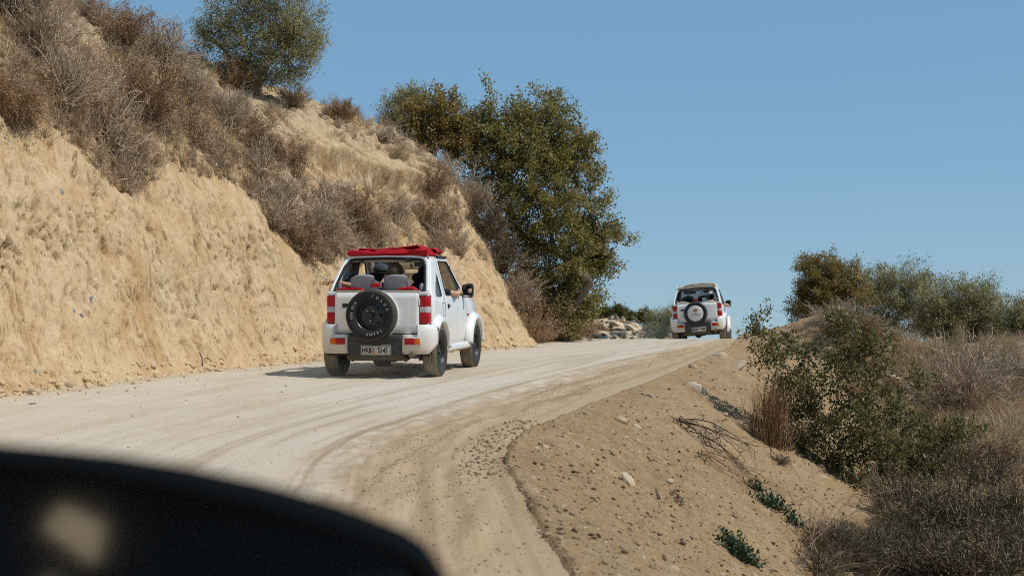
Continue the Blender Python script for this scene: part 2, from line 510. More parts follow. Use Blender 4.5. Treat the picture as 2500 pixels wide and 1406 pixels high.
n3 = fbm(QW(7, 5.5, 12), 2)
dsp += (face * pm * .35 + upper) * .045 * sstep(.28, .40, n3)
n4 = fbm(Pf * 1.7 + 5, 3)
dsp += upper * (.15 * fbm(Pf * 2.2, 3) + .05 * fbm(Pf * 7, 2) - .16 * sstep(.12, .26, n4)) + .016 * fbm(Pf * 16, 2)
rub = sstep(1.1, .2, hh) * sstep(s_of(18.2), s_of(16.5), sf)   # undercut rubble at the left end
dsp += rub * (.13 * fbm(Pf * 3.3, 3) - .10 * sstep(.1, .35, perlin(Pf * 2.6)))
hl = 3.55 + .25 * fbm(np.stack([sf * .7, 0 * sf, 0 * sf + 3], 1), 2) + .10 * fbm(np.stack([sf * 3, 0 * sf, 0 * sf + 8], 1), 2) - .10 * (sf - s_of(25.2))
win = sstep(s_of(22.2), s_of(23), sf) * sstep(s_of(28.2), s_of(27), sf)
dsp += win * (.20 * np.exp(-((hh - hl) / .13) ** 2) - .20 * np.exp(-((hh - hl + .34) / .2) ** 2) * (.6 + fbm(Pf * 2.5, 2)))   # eroded ledge under the turf
foot = sstep(.55, .05, hh)
dsp = dsp * (1 - .75 * foot) + foot * (.05 * fbm(Pf * 2.2, 2) + .018 * fbm(Pf * 10, 2))
dsp *= sstep(40, 5, ef) * .7 + .3
V = Pf + Nn.reshape(-1, 3) * dsp[:, None]
bank = mesh_np('hillside_bank', to_world(V), grid_faces(len(ss), len(ee)), M['bank'], None, True, {'upper': upper})
tag(bank, kind='structure')

# --- everything beyond: one sheet to the horizon
rr = np.concatenate([[0], 8 * 1.28 ** np.arange(0, 27)]); aa = np.linspace(0, 2 * PI, 72, endpoint=False)
Rg, Ag = np.meshgrid(rr, aa, indexing='ij')
Vx = np.stack([Rg * np.cos(Ag), Rg * np.sin(Ag), 0 * Rg], -1).reshape(-1, 3)
Vx[:, 2] = -13 + 2.5 * fbm(Vx * .012, 3) * sstep(60, 200, Rg.ravel())
nF = grid_faces(len(rr), len(aa)); 
wrap = np.stack([np.arange(len(rr) - 1) * len(aa) + len(aa) - 1, np.arange(len(rr) - 1) * len(aa), (np.arange(len(rr) - 1) + 1) * len(aa), (np.arange(len(rr) - 1) + 1) * len(aa) + len(aa) - 1], 1)
valley = mesh_np('valley_ground', Vx, np.concatenate([nF, wrap]), M['valley'], None, True)
tag(valley, kind='structure')

# --- pale eroded bluff far behind the crest
FD = 210.0
uu = np.linspace(1290, 1760, 300)
top = curve1([1290, 1350, 1400, 1440, 1480, 1530, 1556, 1580, 1620, 1680, 1760], [774, 772, 770, 769, 771, 775, 785, 799, 812, 826, 845])(uu)
vv = np.linspace(0, 1, 90)
U, Vv = np.meshgrid(uu, vv, indexing='ij')
base_v = 868.0
bt = np.clip(Vv / .78, 0, 1)
rows = base_v + (top[:, None] - base_v) * np.where(Vv < .78, bt ** 1.0, 1.0)
dep = FD + 16 * bt ** 1.2 - 3.5 * sstep(.55, .95, bt) + np.clip(Vv - .78, 0, 1) / .22 * 40
Pc = np.stack([(U - 1250) / FPX * FD, dep, -(rows - 703) / FPX * FD - np.clip(Vv - .78, 0, 1) * 4], -1).reshape(-1, 3)
nn = fbm(Pc * np.array([.35, .2, .8]), 3)
Pc[:, 1] += 1.6 * fbm(Pc * .14, 3) + (1.5 * sstep(.12, .5, nn) * sstep(.45, .6, bt.ravel()) + 1.3 * fbm(Pc * .9, 2)) * (Vv.ravel() < .8)
Pc[:, 2] += .25 * fbm(Pc * .8, 3)
M['bluff'] = soil('bluff_earth', (.60, .48, .33), (.66, .54, .39), (.46, .36, .24), .35, .6)
bluff = mesh_np('far_bluff', to_world(Pc), grid_faces(len(uu), len(vv)), M['bluff'], None, True)
tag(bluff, kind='structure')

# --- finding the terrain under a pixel or under a place
bpy.context.view_layer.update()
_dg = bpy.context.evaluated_depsgraph_get()
_o0 = wpt(0, 0, 0)
def hit(u, v, dflt=30.):
    dr = (px(u, v, 1.0) - _o0).normalized()
    ok, loc, nor, idx, ob, m = SC.ray_cast(_dg, _o0 + dr * 4.0, dr)
    return (loc, nor) if ok else (px(u, v, dflt), Vector((0, 0, 1)))
def drop(x, y, z=12.):
    ok, loc, nor, idx, ob, m = SC.ray_cast(_dg, Vector((x, y, z)), Vector((0, 0, -1)))
    return (loc, nor) if ok else (Vector((x, y, 0)), Vector((0, 0, 1)))
def dist_of(p): return (TILT.inverted() @ p).y

# ------------------------------------------------------------------ plants: generators
M['bark'] = plain('bark', (.17, .135, .10), .9, .2, 0, .35, 14)
M['oak_leaf'] = leafmat('oak_leaf', [(0.105, 0.116, 0.039), (0.196, 0.189, 0.062), (0.308, 0.270, 0.085), (0.476, 0.351, 0.111)], .45, .45, (0.266, 0.223, 0.065))
M['oak_dry'] = leafmat('oak_dry_leaf', [(0.108, 0.111, 0.037), (0.203, 0.176, 0.056), (0.338, 0.247, 0.081), (0.486, 0.325, 0.112)], .45, .5, (0.297, 0.215, 0.069))
M['olive_leaf'] = leafmat('olive_leaf', [(0.121, 0.121, 0.048), (0.219, 0.206, 0.083), (0.373, 0.334, 0.155), (0.680, 0.596, 0.320)], .30, .4, (0.292, 0.248, 0.091))
M['bush_leaf'] = leafmat('bush_leaf', [(0.058, 0.070, 0.025), (0.111, 0.119, 0.039), (0.189, 0.173, 0.057), (0.325, 0.256, 0.092)], .4, .42, (0.104, 0.100, 0.030))
M['twig_grey'] = leafmat('twig_grey', [(.235, .168, .108), (.36, .27, .18), (.48, .38, .27), (.60, .49, .365)], .12, .8, (.36, .255, .155))
M['twig_brown'] = leafmat('twig_brown', [(.19, .115, .06), (.29, .185, .10), (.40, .265, .15), (.50, .36, .21)], .12, .8, (.33, .21, .115))
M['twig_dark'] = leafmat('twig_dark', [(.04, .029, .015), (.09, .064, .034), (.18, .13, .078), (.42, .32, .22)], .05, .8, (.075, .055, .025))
M['twig_rust'] = leafmat('twig_rust', [(.11, .06, .028), (.19, .10, .045), (.28, .165, .075), (.40, .27, .14)], .12, .8, (.20, .11, .048))
M['grass_dry'] = leafmat('grass_dry', [(.33, .22, .10), (.45, .32, .16), (.55, .42, .24), (.62, .52, .34)], .2, .75, (.42, .28, .14))
M['straw'] = leafmat('straw', [(.50, .36, .16), (.62, .46, .22), (.7, .56, .32)], .15, .7, (.6, .44, .2))
M['green_low'] = leafmat('low_green_leaf', [(.03, .045, .02), (.055, .08, .032), (.09, .12, .05)], .2, .5, (.05, .07, .03))

def rs(seed): return np.random.RandomState(seed)
def unit(a): return a / (np.linalg.norm(a, axis=-1, keepdims=True) + 1e-9)
def rdirs(r, n): return unit(r.normal(size=(n, 3)))

def ribbons(P, W, r, tri=False):
    """P (N,K,3) centre lines, W (K,) or (N,K) widths -> strips (three-sided when tri)"""
    N, K, _ = P.shape
    t = unit(np.gradient(P, axis=1))
    side = unit(np.cross(t, unit(r.normal(size=(N, 1, 3)))))
    W = np.broadcast_to(np.asarray(W, float), (N, K))[..., None] * .5
    if tri:
        b = np.cross(t, side); L = [side, -.5 * side + .866 * b, -.5 * side - .866 * b]
    else: L = [side, -side]
    m = len(L)
    V = np.stack([P + W * q for q in L], 2).reshape(-1, 3)
    base = np.arange(N)[:, None] * K * m
    F = []
    pairs = [(0, 1), (1, 2), (2, 0)] if tri else [(0, 1)]
    for k in range(K - 1):
        for a, b_ in pairs:
            F.append(base + np.array([[k * m + a, k * m + b_, (k + 1) * m + b_, (k + 1) * m + a]]))
    return V, np.concatenate(F)

def leaves(C, D, Ln, Wn, r, fold=.25, up=1.1):
    N = len(C)
    side = unit(np.cross(rdirs(r, N) + np.array([.25, -.1, 1.0]) * up, D)); nor = np.cross(D, side)
    Ln = np.broadcast_to(Ln, (N,))[:, None]; Wn = np.broadcast_to(Wn, (N,))[:, None]
    mid = C + D * Ln * .48
    V = np.stack([C, mid + side * Wn * .5 + nor * Wn * fold, C + D * Ln, mid - side * Wn * .5 + nor * Wn * fold], 1).reshape(-1, 3)
    return V, np.arange(4 * N).reshape(N, 4)

def join(*parts):
    Vs, Fs, b = [], [], 0
    for V, F in parts:
        Vs.append(V); Fs.append(F + b); b += len(V)
    return np.concatenate(Vs), np.concatenate(Fs)

def bend(a, b, K, r, wob, sag=0):
    """N curved lines from a to b (N,3)"""
    t = np.linspace(0, 1, K)[None, :, None]
    P = a[:, None] * (1 - t) + b[:, None] * t
    L = np.linalg.norm(b - a, axis=1)[:, None, None]
    w = r.normal(size=(len(a), 1, 3)) * wob * L
    P = P + w * (4 * t * (1 - t))
    w2 = r.normal(size=(len(a), 1, 3)) * wob * .5 * L
    P = P + w2 * np.sin(2 * PI * t)
    P[..., 2] += sag * L[..., 0] * (4 * t * (1 - t))[..., 0]
    return P

def tree(name, label, cat, base, blobs, ncl, nlf, leaf, mats, tr, seed, group=None, trunk_h=None, spread=.14, upw=.25, stems=1, solid=.5, leafpart='crown', gap=-.36):
    """blobs: (centre, radii) in world metres; crown of leaf clumps on twigs on limbs"""
    r = rs(seed)
    root = empty(name, Matrix.Translation(base), label, cat, group)
    b = np.array(base)
    C = np.array([np.array(c) - b for c, q in blobs]); Rr = np.array([q for c, q in blobs], float)
    vol = Rr.prod(1) ** .75; pk = r.choice(len(C), ncl, p=vol / vol.sum())
    dirs = rdirs(r, ncl)
    rad = r.uniform(0, 1, ncl) ** solid
    cl = C[pk] + dirs * Rr[pk] * rad[:, None]
    # uneven outline: shoots past the blob here and there
    cl += unit(cl - C[pk]) * (np.abs(r.normal(size=(ncl, 1))) * .10 * Rr[pk].mean(1, keepdims=True))
    far_ = r.uniform(size=ncl) < .09                                # shoots standing out of the crown
    cl[far_] += unit(cl - C[pk] + np.array([0, 0, .02]))[far_] * (r.uniform(.12, .42, (far_.sum(), 1)) * Rr[pk][far_].mean(1, keepdims=True))
    keep = fbm(cl * (1.7 / max(.35, Rr.mean())) + seed * 3.1, 2) > gap
    cl, pk = cl[keep], pk[keep]; n = len(cl)
    th = trunk_h if trunk_h is not None else max(.15, .45 * C[:, 2].mean())
    ctr = C.mean(0)
    forks = []
    tm = MB()
    for q in range(stems):
        off = np.array([r.normal() * .12 * (stems > 1), r.normal() * .12 * (stems > 1), 0]) * (3 * tr / .1)
        top = np.array([ctr[0] * .35, ctr[1] * .35, th]) + off * 2.5
        pts = [off * 1.0 + np.array([0, 0, -.25]), off + (top - off) * .35 + r.normal(size=3) * tr * .5, top]
        tm.tube(pts, [tr * 1.35, tr, tr * .8], 9)
        forks.append(top)
    f0 = np.mean(forks, axis=0); dr_ = np.linalg.norm(C - f0, axis=1); seen = []
    for i in np.argsort(dr_):                                     # each limb grows out of the nearest one below it
        best, src, lv = dr_[i], forks[i % stems], 0
        for j, lj in seen:
            q = np.linalg.norm(C[i] - C[j]) + .35 * dr_[j]
            if q < best * .97: best, src, lv = q, C[j], lj + 1
        seen.append((i, lv)); a_ = max(.18, .62 * .68 ** lv)
        pl = bend(np.array(src)[None], C[i][None], 6, r, .10, .05)[0]
        tm.tube(pl, np.linspace(tr * a_, tr * a_ * .55, 6), 7)
    tm.build('trunk', mats[1], root, 60)
    # secondary limbs: a few per blob, then twigs to each clump
    parts = []
    for i in range(len(C)):
        ids = np.where(pk == i)[0]
        if not len(ids): continue
        ns = max(2, len(ids) // 9)
        sub = cl[r.choice(ids, min(ns, len(ids)), replace=False)]
        pl0 = C[i] + (sub - C[i]) * .02
        parts.append(ribbons(bend(pl0, sub, 5, r, .09), np.linspace(tr * .22, tr * .06, 5), r, True))
        j = np.linalg.norm(cl[ids][:, None] - sub[None], axis=2).argmin(1)
        a = C[i] + (sub[j] - C[i]) * r.uniform(.45, .95, (len(ids), 1))
        parts.append(ribbons(bend(a, cl[ids], 4, r, .1), np.linspace(tr * .09, tr * .035, 4), r, True))
    V, F = join(*parts)
    mesh_np('branches', V, F, mats[1], root)['kind'] = 'stuff'
    # leaves
    out = unit(cl - C[pk] + 1e-4)
    N = n * nlf
    ci = np.repeat(np.arange(n), nlf)
    tw = unit(out[ci] + np.array([0, 0, upw]) + r.normal(size=(N, 3)) * .15)
    pos = cl[ci] + out[ci] * (r.uniform(-1.0, .7, (N, 1)) * spread) + r.normal(size=(N, 3)) * spread * .42
    D = unit(tw * .8 + rdirs(r, N) * 1.0 + np.array([0, 0, upw * .5]))
    V, F = leaves(pos, D, leaf[0] * r.uniform(.65, 1.25, N), leaf[1] * r.uniform(.7, 1.2, N), r)
    mesh_np(leafpart, V, F, mats[0], root)['kind'] = 'stuff'
    return root

def pxtree(name, label, cat, base, d, blobs_px, *a, **k):
    """blobs as the photograph shows them: (u, v, ru, rv[, depth offset]) at distance d"""
    bl = []
    for q in blobs_px:
        u, v, ru, rv = q[:4]; o = q[4] if len(q) > 4 else 0
        s = (d + o) / FPX
        bl.append((px(u, v, d + o), (ru * s, .5 * (ru + rv) * s, rv * s)))
    return tree(name, label, cat, base, bl, *a, **k)

# dry shrub prototypes: unit-high bundles of branching twigs
def shrub_mesh(seed, stems=110, twigs=18, flat=.55, leafy=0, w=.011, droop=0, tip=.30):
    r = rs(seed)
    az = r.uniform(0, 2 * PI, stems); el = np.arccos(r.uniform(math.cos(R_(88)), 1, stems) ** flat)
    D = np.stack([np.cos(az) * np.sin(el), np.sin(az) * np.sin(el), np.cos(el)], 1)
    L = r.uniform(.55, 1.0, (stems, 1)) * (1 + .18 * fbm(D * 1.8 + seed, 2))[:, None]
    a = np.stack([r.normal(size=stems) * .10, r.normal(size=stems) * .10, np.full(stems, -.04)], 1)
    P = bend(a, a + D * L, 6, r, .07, .10)
    parts = [ribbons(P, np.linspace(w * 1.5, w * .6, 6), r)]
    N = stems * twigs; si = np.repeat(np.arange(stems), twigs)
    t = r.uniform(.22, 1.0, N); kf = t * 5; k0 = np.minimum(kf.astype(int), 4); f = (kf - k0)[:, None]
    st = P[si, k0] * (1 - f) + P[si, k0 + 1] * f
    td = unit(D[si] + r.normal(size=(N, 3)) * .55 + np.array([0, 0, .25 - droop]))
    tl = r.uniform(.4, 1.0, (N, 1)) * tip
    Q = bend(st, st + td * tl, 4, r, .10, 0)
    parts.append(ribbons(Q, np.linspace(w * .75, w * .35, 4), r))
    n2 = N; qi = np.arange(N)
    k1 = r.randint(1, 4, n2)
    s2 = Q[qi, k1]; d2 = unit(td[qi] + r.normal(size=(n2, 3)) * .6)
    parts.append(ribbons(bend(s2, s2 + d2 * r.uniform(.05, .13, (n2, 1)), 3, r, .1), [w * .5, w * .4, w * .25], r))
    V, F = join(*parts)
    if leafy:
        qi = r.randint(0, N, leafy)
        C = Q[qi, r.randint(0, 4, leafy)] + r.normal(size=(leafy, 3)) * .02
        parts.append(leaves(C, rdirs(r, leafy), r.uniform(.025, .055, leafy), r.uniform(.014, .028, leafy), r))
        V, F = join(*parts)
    return V, F

def tuft_mesh(seed, n=160, h=1.0, spread=.22, lean=.25, w=.012):
    r = rs(seed)
    a = np.stack([r.normal(size=n) * spread * .35, r.normal(size=n) * spread * .35, np.full(n, -.03)], 1)
    d = unit(np.stack([r.normal(size=n) * lean, r.normal(size=n) * lean, np.ones(n)], 1))
    P = bend(a, a + d * h * r.uniform(.45, 1, (n, 1)), 5, r, .08, 0)
    P[:, 3:, :2] += d[:, None, :2] * .12
    return ribbons(P, [w, w, w * .8, w * .6, w * .2], r)

PROTO = {}
def proto(key, fn, mat, part):
    V, F = fn
    PROTO[key] = (mesh_np(part, V, F, mat, link=False), part)

for i in range(4): proto('grey%d' % i, shrub_mesh(20 + i, 120, 13, .6, 0, .0145), M['twig_grey'], 'twigs')
for i in range(3): proto('brown%d' % i, shrub_mesh(40 + i, 100, 13, .7, 9500), M['twig_brown'], 'twigs')
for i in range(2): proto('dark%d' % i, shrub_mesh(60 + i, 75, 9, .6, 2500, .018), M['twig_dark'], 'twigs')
for i in range(3): proto('grass%d' % i, tuft_mesh(80 + i, 220), M['grass_dry'], 'blades')
proto('wiry0', shrub_mesh(70, 26, 6, .8, 0, .016, 0, .42), M['twig_grey'], 'twigs')
proto('wiry1', shrub_mesh(71, 34, 7, .8, 0, .013, 0, .42), M['twig_dark'], 'twigs')
proto('reed0', tuft_mesh(90, 340, 1.0, .5, .22, .016), M['twig_rust'], 'stems')
proto('straw0', tuft_mesh(91, 120, 1.0, .5, .9, .03), M['straw'], 'blades')
_used = set()
def plant(key, loc, size, label, cat, group, name, nor=None, lean=.0, sz=1.0, rot=None):
    me, part = PROTO[key]
    z = Vector((0, 0, 1))
    if nor is not None: z = (Vector(nor) * lean + z * (1 - lean)).normalized()
    q = z.to_track_quat('Z', 'Y')
    R = q.to_matrix().to_4x4() @ Matrix.Rotation(random.uniform(0, 6.28) if rot is None else rot, 4, 'Z')
    o = bpy.data.objects.new(name, me); COL.objects.link(o)
    o.matrix_world = Matrix.Translation(loc) @ R @ Matrix.Diagonal((size, size, size * sz, 1))
    return tag(o, label, cat, group)

# ------------------------------------------------------------------ plants on the bank
def at_px(u, v, wpx, key, label, cat='shrub', group='dry shrubs on the bank', name='dry_shrub', lean=.45, sz=1.0, sink=.03):
    loc, nor = hit(u, v)
    s = .5 * wpx * (1.25 if u < 420 else 1.1) / FPX * dist_of(loc)
    return plant(key, loc - Vector(nor) * sink, s, label, cat, group, name, nor, lean, sz)

BANK = [  # pixel of the root, width in pixels, kind, label
 (22, 300, 215, 'brown0', 'rust brown shrub at the left end of the bank, over bare earth'),
 (150, 262, 270, 'grey0', 'big grey shrub on the bank between the two rust brown ones'),
 (90, 130, 240, 'grey1', 'tall grey shrub high on the bank, near the upper left corner'),
 (25, 60, 210, 'dark0', 'dark twiggy shrub in the upper left corner of the view'),
 (225, 60, 150, 'grey2', 'small grey shrub on the ridge above the pale straw slide'),
 (262, 365, 290, 'grey3', 'largest grey shrub overhanging the tall bare cut, casting a streak of shade'),
 (345, 290, 235, 'brown1', 'olive brown shrub growing through the largest overhanging grey shrub'),
 (310, 455, 190, 'grey1', 'drooping grey twigs hanging lowest over the tall bare cut'),
 (390, 175, 220, 'grey0', 'lilac grey shrub on the ridge left of the olive tree'),
 (300, 110, 170, 'brown2', 'russet shrub on the skyline at the top of the bank'),
 (468, 350, 200, 'brown0', 'dark russet round shrub right of the largest overhanging one'),
 (455, 245, 180, 'grey2', 'grey shrub under the ridge, below left of the olive tree'),
 (535, 410, 210, 'grey3', 'grey shrub right of the dark russet one, above the bare cut'),
 (545, 300, 180, 'grey1', 'pale grey shrub in the middle of the upper bank'),
 (625, 430, 230, 'grey0', 'wide grey shrub above the long shade line on the cut'),
 (610, 350, 170, 'brown2', 'brown tangle of twigs in the middle of the upper bank'),
 (690, 530, 240, 'grey2', 'wide grey brown shrub sloping down towards the jeep with the red top'),
 (672, 560, 170, 'grey1', 'dim shrub in a hollow where the vegetation reaches lowest left of the near jeep'),
 (735, 620, 170, 'brown1', 'tawny shrub low on the bank, just left of the near jeep roof'),
 (640, 500, 180, 'grey3', 'bristly grey shrub over the middle of the bare cut'),
 (800, 640, 150, 'grey0', 'lowest grey shrub, touching the left end of the red folded top'),
 (770, 590, 220, 'grey1', 'fine grey shrub above the left end of the red folded top'),
 (720, 430, 190, 'brown1', 'light brown shrub halfway up the bank under the eroded ledge'),
 (800, 500, 190, 'grey3', 'grey shrub left of the small bare tree on the bank'),
 (860, 560, 190, 'brown0', 'brown dry shrub directly above the red folded top'),
 (925, 600, 180, 'grey0', 'grey shrub just over the middle of the red folded top'),
 (960, 540, 150, 'grey2', 'grey twiggy shrub below the small bare tree'),
 (1040, 560, 160, 'brown2', 'brown shrub right of the red folded top, on the bank'),
 (1075, 610, 170, 'grey1', 'grey shrub on the nose of the bank beside the bare earth strip'),
 (1050, 470, 150, 'brown1', 'tan shrub under the right end of the eroded ledge'),
 (1120, 620, 140, 'grey3', 'grey shrub on the rim of the bank at its right end'),
 (1100, 440, 150, 'grey0', 'grey shrub on the skyline beside the oak foliage'),
 (480, 215, 120, 'wiry0', 'open wiry shrub on the ridge left of the olive trunk'),
 (585, 225, 150, 'brown2', 'dry brown shrub at the foot of the olive tree'),
 (720, 262, 110, 'grey3', 'low grey shrub on the ridge right of the olive tree'),
 (830, 300, 120, 'brown0', 'reddish dry shrub on the skyline between olive and oak'),
 (900, 470, 120, 'wiry0', 'small bare tree with spreading twigs on the bare upper bank'),
 (940, 345, 110, 'grey2', 'pale wispy shrub on the ridge below the left oak'),
]
for i, (u, v, w, key, lab) in enumerate(BANK):
    nm, ct = ('bare_sapling', 'sapling') if 'bare tree with' in lab else ('dry_shrub', 'shrub')
    at_px(u, v, w, key, lab, ct, 'dry shrubs on the bank', nm, .55 if v > 330 else .3, 1.0)

# scrub and grass nobody could count, spread over the upper bank: two joined masses
def scatter(n, u0, u1, v0, v1, test, seed):
    r = rs(seed); out = []
    for k in range(n):
        u, v = r.uniform(u0, u1), r.uniform(v0, v1)
        if not test(u, v): continue
        dr = (px(u, v, 1.0) - _o0).normalized()
        ok, loc, nor, idx, ob, m = SC.ray_cast(_dg, _o0 + dr * 4.0, dr)
        if ok: out.append((np.array(loc), np.array(nor), ob.name, dist_of(loc)))
    return out
veg_low = curve1([0, 60, 160, 250, 330, 400, 480, 600, 660, 760, 860, 960, 1060, 1150, 1230], [335, 350, 340, 430, 480, 400, 430, 475, 560, 630, 650, 640, 650, 700, 760])
def bare(u, v):                    # patches of bare earth among the scrub
    if 690 < u < 1060 and 238 + (u - 640) * .42 < v < 415 + (u - 640) * .22: return True
    if 560 < u < 800 and v < 260 + (u - 560) * .25 + 60: return fbm(np.array([[u * .012, v * .012, 1.0]]), 2)[0] > -.15
    if u > 1080 and v > 560: return fbm(np.array([[u * .01, v * .006, 4.0]]), 2)[0] > -.05
    if 200 < u < 260 and v < 130: return True
    return False
pts = scatter(9000, 0, 1200, 0, 700, lambda u, v: v < veg_low(u) and not bare(u, v), 3)
pts = [p for p in pts if p[2].startswith('hillside')]
def mini(seed, n=26): return shrub_mesh(seed, n, 7, .7, 0, .016)
MINI = [mini(100 + i) for i in range(6)]; MGR = [tuft_mesh(120 + i, 26, 1, .4, .45, .02) for i in range(5)]
def mass(name, pts, pool, mat, lo, hi, seed, up=.5, label=None):
    r = rs(seed); parts = []
    for loc, nor, ob, d in pts:
        V, F = pool[r.randint(len(pool))]
        a = r.uniform(0, 6.28); s = r.uniform(lo, hi)
        z = unit(nor * (1 - up) + np.array([0, 0, up])); x = unit(np.cross(z, [math.cos(a), math.sin(a), .1])); y = np.cross(z, x)
        parts.append((loc - nor * .02 + s * (V[:, :1] * x + V[:, 1:2] * y + V[:, 2:] * z), F))
    if not parts: return
    V, F = join(*parts)
    o = mesh_np(name, V, F, mat)
    return tag(o, label, 'scrub' if 'scrub' in name else 'grass', None, 'stuff')
k = len(pts) // 2
mass('dry_scrub', pts[:520], MINI, M['twig_grey'], .20, .42, 5, .45, 'low grey scrub matting the upper part of the bank')
mass('brown_scrub', pts[900:1180], MINI, M['twig_brown'], .16, .34, 6, .45, 'low brown scrub between the grey shrubs of the bank')
mass('dry_grass', pts[1400:2600], MGR, M['grass_dry'], .10, .26, 7, .7, 'dry yellow grass on the upper bank')
sky_g = scatter(5000, 0, 1130, 0, 520, lambda u, v: True, 8)
sky_g = [p for p in sky_g if p[1][2] > .55 and p[2].startswith('hillside')][:420]
mass('ridge_grass', sky_g, MGR, M['grass_dry'], .14, .34, 9, .85, 'wispy dry grass along the ridge line')

# ------------------------------------------------------------------ trees
def ground_at(u, v, d):
    p = px(u, v, d); q, n = drop(p.x, p.y); return q
oak = [M['oak_leaf'], M['bark']]; oakd = [M['oak_dry'], M['bark']]; olv = [M['olive_leaf'], M['bark']]
b0, _n = hit(604, 214)
pxtree('olive_tree', 'olive tree with a round crown standing alone on top of the bank', 'tree', b0, dist_of(b0),
       [(560, 70, 80, 75), (640, 40, 95, 85), (720, 70, 75, 75), (610, 120, 90, 60), (700, 140, 80, 60), (650, -60, 110, 80), (755, 110, 45, 60), (510, 100, 40, 45), (660, 190, 70, 30), (590, 165, 60, 35), (730, 180, 45, 35)],
       900, 46, (.066, .017), olv, .05, 31, None, .35, .13, .35, 4, .42)
lb = px(1010, 420, 31.5); lb = drop(lb.x, lb.y)[0]
pxtree('oak_tree', 'smaller brownish oak on the ridge, left of the big oak', 'tree', lb, 31.5,
       [(1075, 290, 62, 70), (1030, 310, 60, 60), (1110, 320, 60, 60), (1060, 350, 80, 40), (990, 340, 45, 40)],
       330, 72, (.074, .04), oakd, .05, 32, 'oaks on the bank', .5, .15, .2, 2, .45)
lo = px(960, 400, 32.6); lo = drop(lo.x, lo.y)[0]
pxtree('olive_tree', 'grey green olive sapling peeking out left behind the smaller oak', 'tree', lo, 32.6,
       [(975, 280, 48, 55), (1005, 245, 45, 35), (955, 320, 32, 40)], 300, 40, (.068, .018), olv, .025, 33, None, .3, .13, .35, 2, .45)
bb = px(1300, 836, 31.5)
pxtree('oak_tree', 'big spreading oak beside the road at the end of the bank', 'tree', bb, 31.8,
       [(1385, 775, 50, 50, -1.1), (1435, 735, 40, 35, -.8), (1465, 640, 45, 40), (1420, 700, 50, 45), (1400, 640, 60, 60, -.8), (1350, 780, 60, 50, -.8), (1240, 310, 95, 85), (1330, 300, 80, 75), (1180, 350, 80, 70), (1290, 400, 110, 90, -.4), (1400, 390, 75, 70), (1430, 350, 45, 40),
        (1200, 450, 75, 70, -.3), (1330, 500, 100, 85, -.7), (1420, 490, 65, 65), (1250, 560, 75, 75, -.5), (1350, 610, 95, 70, -.6), (1450, 580, 60, 50),
        (1500, 575, 38, 26), (1440, 640, 60, 35), (1270, 680, 65, 60, -.5), (1360, 710, 65, 55, -.4), (1310, 770, 60, 50, -.5), (1385, 760, 35, 40)],
       1100, 72, (.078, .043), oak, .11, 34, 'oaks on the bank', 1.3, .17, .15, 2, .42, gap=-.28)
# undergrowth between bank and oak
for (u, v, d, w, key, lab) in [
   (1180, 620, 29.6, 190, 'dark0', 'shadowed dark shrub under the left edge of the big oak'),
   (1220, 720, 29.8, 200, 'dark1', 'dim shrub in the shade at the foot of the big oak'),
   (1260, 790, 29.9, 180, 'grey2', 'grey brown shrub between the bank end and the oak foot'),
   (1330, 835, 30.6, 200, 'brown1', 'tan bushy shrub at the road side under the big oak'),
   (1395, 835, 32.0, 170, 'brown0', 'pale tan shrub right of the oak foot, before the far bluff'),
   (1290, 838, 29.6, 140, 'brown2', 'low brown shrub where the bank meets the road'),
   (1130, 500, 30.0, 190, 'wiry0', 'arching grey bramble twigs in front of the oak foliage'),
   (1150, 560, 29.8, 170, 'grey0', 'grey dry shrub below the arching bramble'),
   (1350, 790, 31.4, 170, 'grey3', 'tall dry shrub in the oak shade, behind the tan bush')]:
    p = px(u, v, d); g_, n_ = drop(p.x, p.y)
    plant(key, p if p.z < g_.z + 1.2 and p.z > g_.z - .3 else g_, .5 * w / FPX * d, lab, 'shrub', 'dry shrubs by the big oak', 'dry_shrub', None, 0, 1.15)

# ------------------------------------------------------------------ right-hand side
RT = [('oak_tree', 'autumn brown young oak behind the spoil mound, nearest the far jeep', oakd, 36.0, (2010, 800),
       [(1990, 700, 45, 70), (2030, 680, 60, 55), (2075, 710, 50, 60), (1975, 650, 28, 32), (1960, 755, 30, 45), (2020, 760, 70, 40), (1948, 690, 16, 20)], 440, 74, (.064, .032), 41),
      ('olive_tree', 'grey olive with a feathery top, second from the left behind the mound', olv, 37.5, (2200, 830),
       [(2150, 700, 55, 50), (2210, 690, 55, 55), (2180, 750, 75, 45), (2250, 720, 45, 55), (2120, 740, 40, 50), (2240, 790, 60, 45), (2160, 800, 50, 40)], 700, 44, (.078, .020), 42),
      ('olive_tree', 'dense dark olive, broadest of the row on the right', olv, 35.5, (2340, 850),
       [(2310, 740, 65, 60), (2380, 740, 65, 60), (2340, 790, 95, 50), (2280, 780, 50, 50), (2400, 790, 45, 50), (2400, 715, 30, 35), (2300, 830, 60, 40), (2400, 835, 60, 40)], 1000, 44, (.078, .020), 43),
      ('olive_tree', 'dim olive cut off by the right edge of the view', olv, 34.5, (2480, 860),
       [(2470, 780, 50, 50), (2450, 820, 50, 40), (2520, 790, 60, 60), (2500, 840, 60, 40), (2450, 860, 50, 35)], 620, 44, (.078, .020), 44)]
for nm, lab, mt, d, (bu, bv), bl, nc, nl, lf, sd in RT:
    p = px(bu, bv, d); q = drop(p.x, p.y)[0]
    p = q if q.z > p.z - 1.5 else Vector((p.x, p.y, max(q.z, p.z - 1.5)))
    pxtree(nm, lab, 'tree', p, d, bl, nc, nl, lf, mt, .04, sd, 'trees behind the spoil mound', max(.3, (px(bu, bv, d) - p).z), .15, .3, 3, .45)

